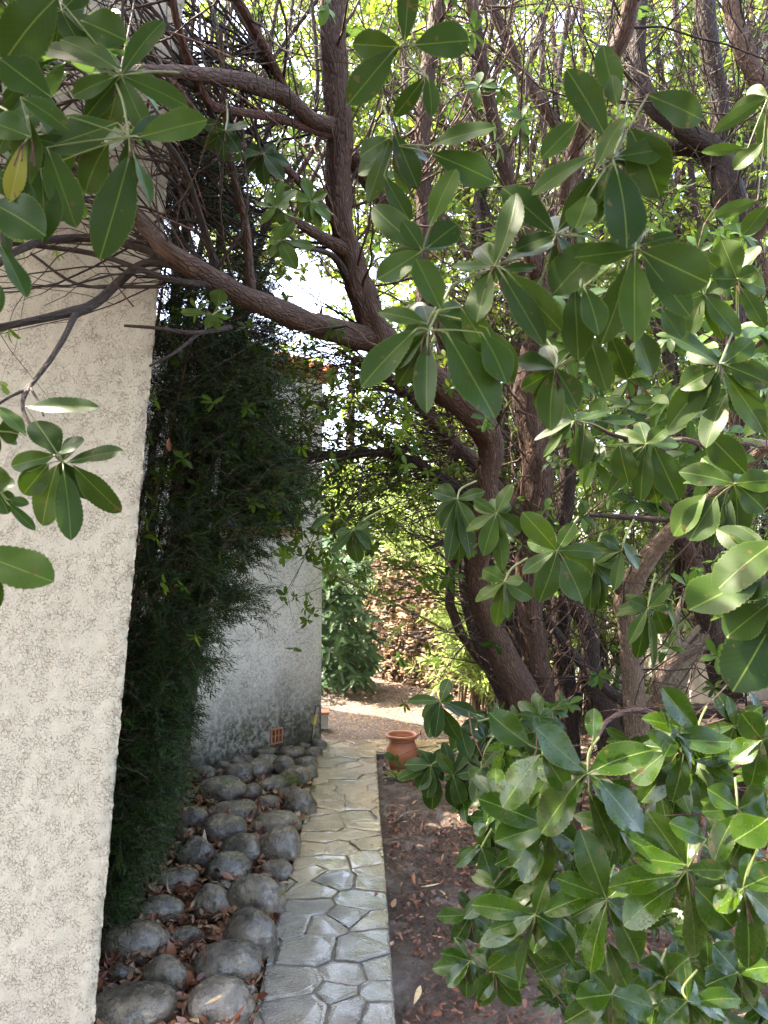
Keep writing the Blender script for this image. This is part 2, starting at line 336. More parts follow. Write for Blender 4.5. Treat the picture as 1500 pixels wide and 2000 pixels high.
def mat_flag():
    k=NT('wet_flagstone'); pos=k.pos(); t=k.attr('tint','Fac')
    n=k.noise(6,pos,6,.65,.4); f=k.noise(70,pos,4,.65)
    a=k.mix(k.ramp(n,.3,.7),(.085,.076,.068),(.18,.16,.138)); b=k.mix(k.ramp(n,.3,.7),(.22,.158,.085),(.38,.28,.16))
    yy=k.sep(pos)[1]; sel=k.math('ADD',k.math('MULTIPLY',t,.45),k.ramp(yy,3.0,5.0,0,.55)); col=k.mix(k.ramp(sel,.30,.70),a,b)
    col=k.mix(k.ramp(k.noise(2.5,pos,4),.5,.7,0,.5),col,(.17,.145,.095))
    col=k.mix(k.ramp(f,.6,.8,0,.3),col,(.38,.34,.27))
    wet=k.ramp(k.noise(3.2,pos,4,.6,.3),.32,.58); ro=k.ramp(wet,0,1,.42,.16)
    h=k.math('ADD',k.math('MULTIPLY',k.noise(30,pos,5,.7),1.2),k.math('MULTIPLY',k.vor(120,pos),.8))
    k.bsdf(col,ro,k.bump(h,.8,.0035),.8,k.math('MULTIPLY',wet,.75)); return k.m
M['flag']=mat_flag()
M['mortar']=mat_simple('mortar',(.07,.06,.048),(.15,.13,.10),30,.5,.004,.7,.5)
def mat_soil():
    k=NT('wet_soil'); pos=k.pos(); n=k.noise(3,pos,6,.6); f=k.noise(60,pos,5,.7)
    col=k.mix(k.ramp(f,.3,.7),(.024,.013,.008),(.088,.054,.034)); col=k.mix(k.ramp(n,.5,.68,0,.75),col,(.17,.145,.12))
    col=k.mix(k.ramp(k.vor(120,pos),.0,.25,.35,0),col,(.19,.09,.05))
    ro=k.ramp(k.noise(2.3,pos,3),.5,.66,.75,.3)
    k.bsdf(col,ro,k.bump(k.math('ADD',f,k.math('MULTIPLY',k.noise(200,pos,2),.4)),.9,.012),.4); return k.m
M['soil']=mat_soil()
def mat_gravel():
    k=NT('gravel'); pos=k.pos(); v=k.n('ShaderNodeTexVoronoi'); v.inputs['Scale'].default_value=62; k.l(pos,v.inputs['Vector'])
    c=k.sep(v.outputs['Color']); col=k.mix(k.ramp(c[0],.1,.9),(.065,.050,.044),(.21,.17,.148)); col=k.mix(k.ramp(c[1],.75,.9),col,(.31,.27,.235))
    col=k.mix(k.ramp(k.noise(1.3,pos,3),.42,.62,0,.55),col,(.19,.105,.06)); col=k.mix(k.ramp(v.outputs['Distance'],.35,.7),col,(.04,.028,.022))
    k.bsdf(col,.7,k.bump(k.math('MULTIPLY',v.outputs['Distance'],-1.0),1.0,.012),.3); return k.m
M['gravel']=mat_gravel()
def mat_litter():
    k=NT('fallen_leaf'); t=k.attr('tint','Fac'); pos=k.pos(); x=k.n('ShaderNodeValToRGB'); k.l(t,x.inputs[0])
    e=x.color_ramp.elements; e[0].color=(.05,.018,.009,1); e[1].color=(.46,.34,.17,1)
    for p_,c in ((.35,(.16,.05,.022,1)),(.62,(.26,.105,.052,1)),(.82,(.33,.20,.115,1))):
        q=e.new(p_); q.color=c
    col=k.mix(k.ramp(k.noise(90,pos,3),.45,.7,0,.4),x.outputs[0],(.05,.025,.015)); k.bsdf(col,.42,None,.5); return k.m
M['litter']=mat_litter()
def mat_rubble():
    k=NT('rubble_stone'); t=k.attr('tint','Fac'); pos=k.pos(); x=k.n('ShaderNodeValToRGB'); k.l(t,x.inputs[0])
    e=x.color_ramp.elements; e[0].color=(.10,.08,.065,1); e[1].color=(.42,.30,.17,1)
    for p_,c in ((.3,(.17,.12,.085,1)),(.6,(.27,.185,.11,1)),(.8,(.34,.22,.125,1))):
        q=e.new(p_); q.color=c
    col=k.mix(k.ramp(k.noise(22,pos,5,.7),.4,.65,0,.6),x.outputs[0],(.09,.065,.05))
    k.bsdf(col,.85,k.bump(k.noise(45,pos,5,.7),.9,.015),.2); return k.m
M['rubble']=mat_rubble()
# ================================================================== SETTING: ground, path, yard
def vnoise(x, y, seed=0):                            # smooth value noise on arrays
    r=np.random.default_rng(seed).random((256,256)); xi=np.floor(x).astype(int); yi=np.floor(y).astype(int); fx=x-xi; fy=y-yi
    fx=fx*fx*(3-2*fx); fy=fy*fy*(3-2*fy); a=r[xi%256,yi%256]; b=r[(xi+1)%256,yi%256]; c=r[xi%256,(yi+1)%256]; d=r[(xi+1)%256,(yi+1)%256]
    return (a*(1-fx)+b*fx)*(1-fy)+(c*(1-fx)+d*fx)*fy
def sheet(name, x0,x1,y0,y1,nx,ny,zf,mat,kind='structure'):
    x=np.linspace(x0,x1,nx+1); y=np.linspace(y0,y1,ny+1); X,Y=np.meshgrid(x,y,indexing='ij'); Z=zf(X,Y)
    i=np.arange(nx)[:,None]*(ny+1); j=np.arange(ny)[None,:]
    mb=MB(); mb.add(np.stack([X,Y,Z],-1).reshape(-1,3), np.stack([i+j,i+ny+1+j,i+ny+2+j,i+j+1],-1))
    return tag(mb.build(name,mat),kind=kind)
sheet('ground',-150,150,-100,300,2,2,lambda x,y:x*0-.06,M['soil'])
def zsoil(x,y): return -0.012+0.035*(vnoise(x*3,y*3,1)-.5)+0.02*(vnoise(x*11,y*11,2)-.5)+.020*(vnoise(x*34,y*34,3)-.5)+.012*(vnoise(x*75,y*75,7)-.5)+np.where(x>.35,.012,-.0)
sheet('garden_soil',-3.2,3.6,0.8,7.2,420,430,zsoil,M['soil'])
def zgrav(x,y): return 0.004+0.03*(vnoise(x*2,y*2,4)-.5)+np.clip((y-8.5)*.03,0,.2)
sheet('gravel_yard',-9,9,7.05,22,180,150,zgrav,M['gravel'])

# --- crazy paving: Voronoi cells of hand-placed and random seeds, clipped to the path outline
left=[G(*p)[:2] for p in ((497,2000),(540,1810),(575,1690),(606,1560),(626,1452))]
right=[G(*p)[:2] for p in ((772,2000),(760,1830),(751,1700),(742,1600),(735,1479))]
dl=(left[0]-left[1]); dr=(right[0]-right[1])
left=[left[0]+dl*4]+left; right=[right[0]+dr*4]+right
yE=float(left[-1][1]); yB=float(right[-1][1])
def clip(poly, n, c):                                # keep n.p <= c
    out=[]
    for i in range(len(poly)):
        a=poly[i]; b=poly[(i+1)%len(poly)]; da=np.dot(n,a)-c; db=np.dot(n,b)-c
        if da<=0: out.append(a)
        if da*db<0: out.append(a+(b-a)*(da/(da-db)))
    return out
Zs=[(1070,1050),(1000,1220),(1250,1170),(1400,1150),(1310,805),(1245,880),(1385,915),(1060,840),(1000,920),(1120,925),(1300,1055),(1410,985),(1400,1265),(1270,1335),(1040,1330),(1180,700),(1385,705),(1010,620),(1170,612),(1330,600),(1060,760),(1060,545),(1210,545),(1345,520),(1110,487),(1290,480),(1120,440),(1340,430),(1130,395),(1300,385),(1160,335),(1310,330),(1400,1350),(1390,665),(1200,1265),(1140,290),(1330,285)]
seeds=[G(180+a/2.5,1450+b/2.5)[:2] for a,b in Zs]
rr=random.Random(5)
for _ in range(4000):
    y=rr.uniform(0.6,yE); t=0; cx=rr.uniform(-.62,.12)
    p=np.array([cx,y]); far=y>float(seeds[-1][1])-.05; near=y<2.75
    if rr.random()<.3 and yB<y<yE: p=np.array([rr.uniform(-.6,2.2),y]); far=True
    if not(far or near): continue
    if all(np.hypot((p-s)[0],(p-s)[1]*(1.5 if far else 1.1))>(.175 if far else .22) for s in seeds): seeds.append(p)
for _ in range(1500):
    p=np.array([rr.uniform(-.1,2.4),rr.uniform(yB,yE)])
    if all(np.hypot(*(p-s))>.16 for s in seeds): seeds.append(p)
seeds=np.array(seeds)
mb=MB(); rr=random.Random(3)
mate={}
for i in range(len(seeds)):
    if i in mate or rr.random()>.62: continue
    dd=np.hypot(*(seeds-seeds[i]).T); js=[j for j in np.argsort(dd)[1:5] if j not in mate]
    if js: j=int(rr.choice(js)); mate[i]=j; mate[j]=i
outl=left+right[::-1]
def inlim(poly):
    return poly
strips=[]                                            # convex pieces of the outline
for i in range(len(left)-1): strips.append([left[i],right[i],right[i+1],left[i+1]])
e=.006
for si,s in enumerate(seeds):
    if s[1]<.5: continue
    d=seeds-s; dist=np.hypot(d[:,0],d[:,1]); idx=np.argsort(dist)[1:18]
    poly=[s+np.array(v) for v in ((-.35,-.35),(.35,-.35),(.35,.35),(-.35,.35))]
    for j in idx:
        n=d[j]/dist[j]; poly=clip(poly,n,np.dot(n,(s+seeds[j])/2)-(-.0006 if mate.get(si)==j else .0035*(1+1.2*rr.random())))
        if len(poly)<3: break
    if len(poly)<3: continue
    # clip to path: left and right edges as per-y lines
    def edge(l,y): 
        ys=[p[1] for p in l]; return float(np.interp(y,ys,[p[0] for p in l]))
    y=s[1]
    a=np.array([edge(left,y-.1),y-.1]); b=np.array([edge(left,y+.1),y+.1]); t=unit(b-a); n=np.array([-t[1],t[0]]); poly=clip(poly,n,np.dot(n,a)-.002)
    if y<yB or s[0]<edge(right,yB):
        if y<yB:
            a=np.array([edge(right,y-.1),y-.1]); b=np.array([edge(right,y+.1),y+.1]); t=unit(b-a); n=np.array([t[1],-t[0]]); poly=clip(poly,n,np.dot(n,a)-.002)
    if y>=yB and s[0]>float(right[-1][0])-.02: poly=clip(poly,np.array([0,-1.]),-yB-.004)
    poly=clip(poly,np.array([0,1.]),yE-.003)
    if len(poly)<3: continue
    # rough outline
    q=[]
    for i in range(len(poly)):
        a=poly[i]; b=poly[(i+1)%len(poly)]; L=np.hypot(*(b-a)); k=max(1,int(L/.022)); nn=np.array([-(b-a)[1],(b-a)[0]])/max(L,1e-6)
        for m_ in range(k):
            f=m_/k; off=0.0 if m_==0 else (mnoise.noise(Vector(((a+(b-a)*f)[0]*26,(a+(b-a)*f)[1]*26,si*.0)))*.007+rr.uniform(-.0016,.0016))
            q.append(a+(b-a)*f+nn*off)
    q=np.array(q); c=q.mean(0); 
    if len(q)<3: continue
    rs=random.Random(min(si,mate.get(si,si))); h=.0325+rs.uniform(-.003,.005); tl=np.array([0.0,0.0]) if si in mate else np.array([rr.uniform(-.02,.02),rr.uniform(-.02,.02)])
    zz=lambda P_,o: h+o+(P_-c)@tl
    rings=[(1.0,-.03),(1.0,-.0018),(.985,-.0004),(.96,.0003),(.85,.0009)]
    vs=[]; 
    for sc_,o in rings:
        pp=c+(q-c)*sc_; zo=zz(pp,o); 
        zo=zo+np.array([mnoise.noise(Vector((p[0]*14,p[1]*14,1)))*.004 for p in pp])*(o>-.01)
        vs.append(np.column_stack([pp,zo]))
    k=len(q); v=np.concatenate(vs); fq=[]
    i=np.arange(k)
    for r_ in range(len(rings)-1): fq.append(np.stack([r_*k+i,r_*k+(i+1)%k,(r_+1)*k+(i+1)%k,(r_+1)*k+i],-1))
    t=rs.random(); mb.add(v,np.concatenate(fq),None,t,0); mb.ngon(vs[-1],t,0)
path=mb
# mortar bed (a slab with raised edge, same object)
for i in range(len(left)-1):
    a,b,c,d=[np.array([*p,0.0265]) for p in (left[i],right[i],right[i+1],left[i+1])]
    path.add([a,b,c,d],[[0,1,2,3]],None,.5,1); lo=np.array([0,0,-.09])
    path.add([a+lo,a,d,d+lo],[[0,1,2,3]],None,.5,1); path.add([b,b+lo,c+lo,c],[[0,1,2,3]],None,.5,1)
x0=float(right[-1][0]); x1=2.6
path.add([[x0,yB,.0265],[x1,yB,.0265],[x1,yE,.0265],[x0,yE,.0265]],[[0,1,2,3]],None,.5,1)
path.add([[x0,yB,-.06],[x1,yB,-.06],[x1,yB,.0265],[x0,yB,.0265]],[[0,1,2,3]],None,.5,1)
path.add([[float(left[-1][0]),yB,.026],[x0,yB,.026],[x0,yE,.026],[float(left[-1][0]),yE,.026]],[[0,1,2,3]],None,.5,1)
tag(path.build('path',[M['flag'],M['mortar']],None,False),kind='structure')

# ================================================================== HOUSE (near, tall) with rough corner
def fit_corner():
    a=P(185,2000,2.42); b=P(360,0,2.42*(1+0)); 
    ya=2.62
    ra=(FW+RT*((185-750)/F)+UP*(-1000/F)); rb=(FW+RT*((360-750)/F)+UP*(1000/F))
    return CAM+ra*(ya/ra[1]), CAM+rb*(ya/rb[1])
ca,cb=fit_corner()
def cornx(z): return np.interp(z,[0,ca[2],cb[2],9],[ca[0]-(cb[0]-ca[0])/(cb[2]-ca[2])*ca[2],ca[0],cb[0],cb[0]+.02])
CY=2.62; fd=np.array([-1,.0]); sd_=unit(np.array([-.52,1.0]))
HH=5.0
s_side=np.concatenate([[3.3,2.2,1.3,.7,.4,.2],np.arange(.15,0,-.0115)]); s_face=np.concatenate([np.arange(0,1.25,.0115),[1.6,2.4,4.5]])
zz_=np.concatenate([[-.1],np.arange(.0,3.75,.0115),[4.2,5,HH]])
S=np.concatenate([-s_side,s_face]); Sg,Zg=np.meshgrid(S,zz_,indexing='ij')
cx=cornx(Zg); Xf=np.where(Sg>=0, cx+fd[0]*Sg, cx+sd_[0]*(-Sg)); Yf=np.where(Sg>=0, CY+fd[1]*Sg, CY+sd_[1]*(-Sg))
nx=np.where(Sg>=0,0.0,sd_[1]); ny=np.where(Sg>=0,-1.0,-sd_[0])
bl=np.clip((.03-np.abs(Sg))/.03,0,1)[...,None]; nn=np.stack([nx,ny],-1); nm=unit(np.array([.65,-.75])); nn=nn*(1-bl)+nm*bl
dsp=(.0015+.006*bl[...,0])*(vnoise(Sg*22+40,Zg*22,8)-.5)+(.0035+.010*bl[...,0])*(vnoise(Sg*60+90,Zg*60,9)-.5)+(.003+.005*bl[...,0])*(RNG.random(Sg.shape)-.5)-bl[...,0]*.006
dsp=dsp*((np.abs(Sg)<1.2)&(Zg<3.76))
V=np.stack([Xf+nn[...,0]*dsp,Yf+nn[...,1]*dsp,Zg],-1); a_,b_=Sg.shape
i=np.arange(a_-1)[:,None]*b_; j=np.arange(b_-1)[None,:]
near=thing('house','tall cream roughcast house end with a leaning corner filling the left edge','house',(float(ca[0])-1.5,2.4,0))
mb=MB(); mb.add(V.reshape(-1,3),np.stack([i+j,i+j+1,i+b_+j+1,i+b_+j],-1)); 
pl=V[-1,-1]; pr=V[0,-1]; bk=np.array([pl[0],pr[1],HH])
mb.ngon([V[len(s_side),-1],V[-1,-1],bk,V[0,-1]]); mb.add([[pl[0],pl[1],-.1],[pl[0],pl[1],HH],[bk[0],bk[1],HH],[bk[0],bk[1],-.1]],[[0,1,2,3]])
mb.add([[pr[0],pr[1],-.1],[bk[0],bk[1],-.1],[bk[0],bk[1],HH],[pr[0],pr[1],HH]],[[0,1,2,3]])
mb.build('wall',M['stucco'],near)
mb=MB(); xr=float(cb[0])
ys=[*(sd_*3.2),0]; mb.box((xr-4.9,CY-.08,HH),(4.98,0,0),ys,(0,0,.12)); 
for k in range(28): mb.box((xr-4.9+.178*k,CY-.11,HH+.125),(.11,0,0),ys,(0,0,.07))
mb.build('roof',M['tile'],near,False)

# ================================================================== ANNEXE (second wall, window, vent)
C0=G(626,1452); C0=np.array([C0[0],C0[1]+.06]); C1=G(398,1502); Dw=unit(C1[:2]-C0); Nw=np.array([-Dw[1],Dw[0]]); 
if Nw[1]>0: Nw=-Nw
WH=3.3
def W3(u,n,z): p=C0+Dw*u+Nw*n; return np.array([p[0],p[1],z])
def u_at(px,z=2.0):                                  # distance along the wall under an image column
    best=min(np.arange(0,3,.01),key=lambda u:abs(proj(W3(u,0,z))[0]-px)); return float(best)
def proj(p): d=np.asarray(p)-CAM; z=d@FW; return 750+F*(d@RT)/z, 1000-F*(d@UP)/z
ann=thing('house','white roughcast single-storey annexe, grimy at its foot, with a small high window behind the conifer','house',(float(C0[0])-1,float(C0[1])-.5,0))
ua,ub=u_at(566,2.1),u_at(566,2.1)+.75; z0,z1=1.92,2.62; UL=3.6
mb=MB(); th=.25
def slab(u0,u1,za,zb,lean=0): mb.box(W3(u0,0,za),[*(Dw*(u1-u0)),0],[*(-Nw*th),0],(0,0,zb-za))
v0=.10
vu=u_at(550,.15); vz0=proj  # vent centre
vu0=u_at(551,.16); vu1=u_at(528,.16)
vzb,vzt=.07,.205
slab(0,ua,vzt,z1); slab(ub,UL,vzt,z1); slab(ua,ub,vzt,z0); slab(0,UL,z1,WH); slab(0,vu0,-.1,vzt); slab(vu1,UL,-.1,vzt); slab(vu0,vu1,-.1,vzb)
# finely roughened corner edge strip and hidden sides
Bk=unit(np.array([-Nw[0]*1.0-.08,-Nw[1]])) ; 
for (u,dx) in ((0,1),):
    a=W3(0,-th,-.1); mb.add([W3(0,-th,-.1),W3(0,-3.6,-.1),W3(0,-3.6,WH),W3(0,-th,WH)],[[0,1,2,3]])
mb.add([W3(0,-3.6,-.1),W3(UL,-3.6,-.1),W3(UL,-3.6,WH),W3(0,-3.6,WH)],[[0,1,2,3]])
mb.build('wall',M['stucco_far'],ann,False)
mb=MB()
mb.box(W3(-.08,.10,WH+.002),[*(Dw*(UL+.4)),0],[*(-Nw*4.1),0],(0,0,.07))
for k in range(20): mb.box(W3(-.07+.19*k,.14,WH+.075),[*(Dw*.12),0],[*(-Nw*4.1),0],(0,0,.06))
mb.build('roof',M['tile'],ann,False)
win_mb=MB()
for (a,b,c,d) in ((ua+.002,ua+.05,z0+.002,z1-.002),(ub-.05,ub-.002,z0+.002,z1-.002),(ua+.053,ub-.053,z0+.002,z0+.05),(ua+.053,ub-.053,z1-.05,z1-.002),((ua+ub)/2-.02,(ua+ub)/2+.02,z0+.053,z1-.053)):
    win_mb.box(W3(a,-.13,c),[*(Dw*(b-a)),0],[*(-Nw*.05),0],(0,0,d-c))
win=win_mb.build('window',M['blue'],ann,False)
mb=MB(); mb.box(W3(ua+.055,-.155,z0+.055),[*(Dw*(ub-ua-.11)),0],[*(-Nw*.008),0],(0,0,z1-z0-.11)); mb.build('pane',M['glass'],win,False)
mb=MB(); mb.box(W3(ua-.03,.045,z0-.045),[*(Dw*(ub-ua+.06)),0],[*(-Nw*.16),0],(0,0,.042)); mb.build('sill',M['terra'],win,False)
mb=MB()
for (a,b,c,d) in ((ua-.055,ua-.003,z0,z1+.05),(ub+.003,ub+.055,z0,z1+.05),(ua-.002,ub+.002,z1+.003,z1+.05)):
    mb.box(W3(a,.018,c),[*(Dw*(b-a)),0],[*(-Nw*.016),0],(0,0,d-c))
mb.build('frame',M['reveal'],win,False)
mb=MB(); g=.012; wU=vu1-vu0; 
mb.box(W3(vu0+.001,.012,vzb+.001),[*(Dw*(wU-.002)),0],[*(-Nw*.05),0],(0,0,g)); mb.box(W3(vu0+.001,.012,vzt-g-.001),[*(Dw*(wU-.002)),0],[*(-Nw*.05),0],(0,0,g))
for k in range(4): mb.box(W3(vu0+.002+k*(wU-g-.004)/3,.011,vzb+g+.002),[*(Dw*g),0],[*(-Nw*.048),0],(0,0,vzt-vzb-2*g-.004))
mb.box(W3(vu0+.003,.004,(vzb+vzt)/2-.004),[*(Dw*(wU-.006)),0],[*(-Nw*.04),0],(0,0,.008))
av=mb.build('air_vent',M['vent'],ann,False)
mb=MB(); mb.box(W3(vu0+.001,-.06,vzb+.001),[*(Dw*(wU-.002)),0],[*(-Nw*.02),0],(0,0,vzt-vzb-.002)); mb.build('vent_shade_plate',M['hole'],av,False)  # near-black plate stands in for the shade inside the vent
# ================================================================== small objects
gb=G(606,1462); gl=thing('garden_light','thin steel spike light with amber lens leaning on the white corner','garden light',gb)
tp=P(619,1378,float((gb-CAM)@FW)); ax=tp-gb
def seg(name,a,b,r,m,sides=16):
    mb=MB(); tube(mb,[gb+ax*a,gb+ax*(a+b)/2,gb+ax*b],[r,r,r],sides,3); return mb.build(name,m,gl)
seg('pole',-.05,.56,.011,M['steel']); seg('lens',.56,.78,.0185,M['lens']); c_=seg('cap',.78,.985,.0195,M['steel']); 
mb=MB(); tube(mb,[gb+ax*.985,gb+ax*.992,gb+ax],[.022,.022,.019],16,2); mb.build('solar_panel',M['black'],gl)
bp=G(634,1425,0.03); mb=MB(); mb.box(bp+np.array([-.10,.05,0]),(.13,.02,0),(-.02,.16,0),(0,0,.125)); mb.box(bp+np.array([-.11,.04,.127]),(.15,.02,0),(-.02,.18,0),(0,0,.022),1)
tag(mb.build('stone_block',[M['concrete'],M['terra']],None,False),'small pale block capped with orange tile behind the white corner','block')
# terracotta pot (lathe)
pc=G(785,1503); pot=thing('terracotta_pot','round-bellied orange terracotta pot with flared rim beside the stone path','pot',pc)
sc=float((pc-CAM)@FW)/F
prof=[(0,0),(.020,0),(.0235,.003),(.0245,.010),(.027,.022),(.031,.034),(.0318,.041),(.031,.050),(.0275,.060),(.024,.068),(.0225,.073),(.0235,.0765),(.029,.0785)]
prof=[(r*1000*sc*(1.07 if z>.074 else 1.0),z*820*sc) for r,z in prof]
def lathe(mb,pts,c,sides=48,m=0):
    pts=np.array(pts); a=np.linspace(0,2*np.pi,sides,endpoint=False); k=len(pts)
    v=np.stack([c[0]+pts[:,0,None]*np.cos(a),c[1]+pts[:,0,None]*np.sin(a),np.repeat(c[2]+pts[:,1,None],sides,1)],-1)
    i=np.arange(k-1)[:,None]*sides; j=np.arange(sides)[None,:]; mb.add(v.reshape(-1,3),np.stack([i+j,i+(j+1)%sides,i+sides+(j+1)%sides,i+sides+j],-1),None,.5,m)
def smoothp(p,st=4): q,_=catmull(np.array([[a,b,0] for a,b in p]),np.ones(len(p)),st); return [(max(x,0),z) for x,z,_ in q]
mb=MB(); R0,Z0=prof[-1]
body=smoothp(prof); zb=lambda k:k*sc
# throwing grooves
body=[(r*(1+.006*math.sin(z/(.0032*1000*sc)*6.28)) if .01*820*sc<z<.07*820*sc else r,z) for r,z in body]
lathe(mb,body,pc); lathe(mb,[(R0*.80,Z0+.001),(R0*.72,Z0-.03),(R0*.9,Z0-.16),(R0*.8,.03),(0,.03)],pc); pb=mb.build('body',M['terra'],pot)
mb=MB(); rm=[(R0*.995,Z0-.004),(R0*1.03,Z0+.001),(R0*1.05,Z0+.008),(R0*1.03,Z0+.015),(R0*.95,Z0+.019),(R0*.86,Z0+.016),(R0*.80,Z0+.004),(R0*.79,Z0-.01)]; lathe(mb,smoothp(rm),pc); mb.build('rim',M['terra'],pot)
mb=MB(); lathe(mb,[(R0*.83,Z0-.035),(R0*.5,Z0-.03),(0,Z0-.028)],pc); mb.build('soil',M['soil'],pot)

# ================================================================== BOULDERS
def boulder(cx,cy,hw,hh,tint=.5,rot=0.0,label=None,rough=1.0,flat=1.0):
    px,py=180+cx/2.5,1450+cy/2.5; w=hw/2.5*1.04; h=hh/2.5*1.06; hs=h
    g=G(px,min(py+h*.72,2400)); d=float((g-CAM)@FW); rx=w*d/F
    el=math.atan2(CAMZ,float(g[1])); rz=max(h*d/F*1.22,rx*.4)
    rz=min(rz,rx*1.15); ry=min(max(rx*.68,rz*.75),rx*.95)
    bm_v,bm_q=CUBE
    v=bm_v.copy(); sd=rr.uniform(0,100)
    for i in range(len(v)):
        p=Vector(v[i]); q=p*1.0+Vector((sd,sd*.7,0)); q2=p*2.3+Vector((0,sd,sd))
        v[i]=v[i]*(1+.17*rough*mnoise.noise(q)+.055*rough*mnoise.noise(q2)+.022*rough*mnoise.noise(q2*2.7)+.010*rough*mnoise.noise(q2*6))
    v=v*np.array([rx,ry,rz]); a=rr.uniform(-.4,.4); 
    if rot: c,s=math.cos(math.radians(rot)),math.sin(math.radians(rot)); v=v@np.array([[c,0,s],[0,1,0],[-s,0,c]])
    c,s=math.cos(a),math.sin(a); v=v@np.array([[c,s,0],[-s,c,0],[0,0,1]])
    v[:,2]+=rz*.5; v[:,2]=np.where(v[:,2]<-.03,-.03+(v[:,2]+.03)*.3,v[:,2])
    ctr=np.array([g[0],g[1]+ry*.15,0.0])
    mb=MB(); mb.add(v+ctr,bm_q,None,tint); o=mb.build('boulder',M['boulder'],None,True,ctr); return o
def cubesphere(n=22):
    vs=[];qs=[];k=0; t=np.tan(np.linspace(-1,1,n+1)*math.pi/4)
    A,B=np.meshgrid(t,t,indexing='ij')
    for ax in range(3):
        for sg in (1,-1):
            p=[None]*3; p[ax]=np.full_like(A,sg); p[(ax+1)%3]=A; p[(ax+2)%3]=B*sg; p=np.stack(p,-1).reshape(-1,3); p/=np.linalg.norm(p,axis=1)[:,None]
            # slightly boxy, worn shape
            p=p/ (np.sum(np.abs(p)**2.2,axis=1)**(1/2.2))[:,None]
            i=np.arange(n)[:,None]*(n+1); j=np.arange(n)[None,:]; qs.append(np.stack([i+j,i+n+1+j,i+n+2+j,i+j+1],-1).reshape(-1,4)+k); vs.append(p); k+=len(p)
    v=np.concatenate(vs); q=np.concatenate(qs); key=np.round(v*1e4).astype(int); _,ix,inv=np.unique(key,axis=0,return_index=True,return_inverse=True)
    return v[ix], inv.ravel()[q]
CUBE=cubesphere()
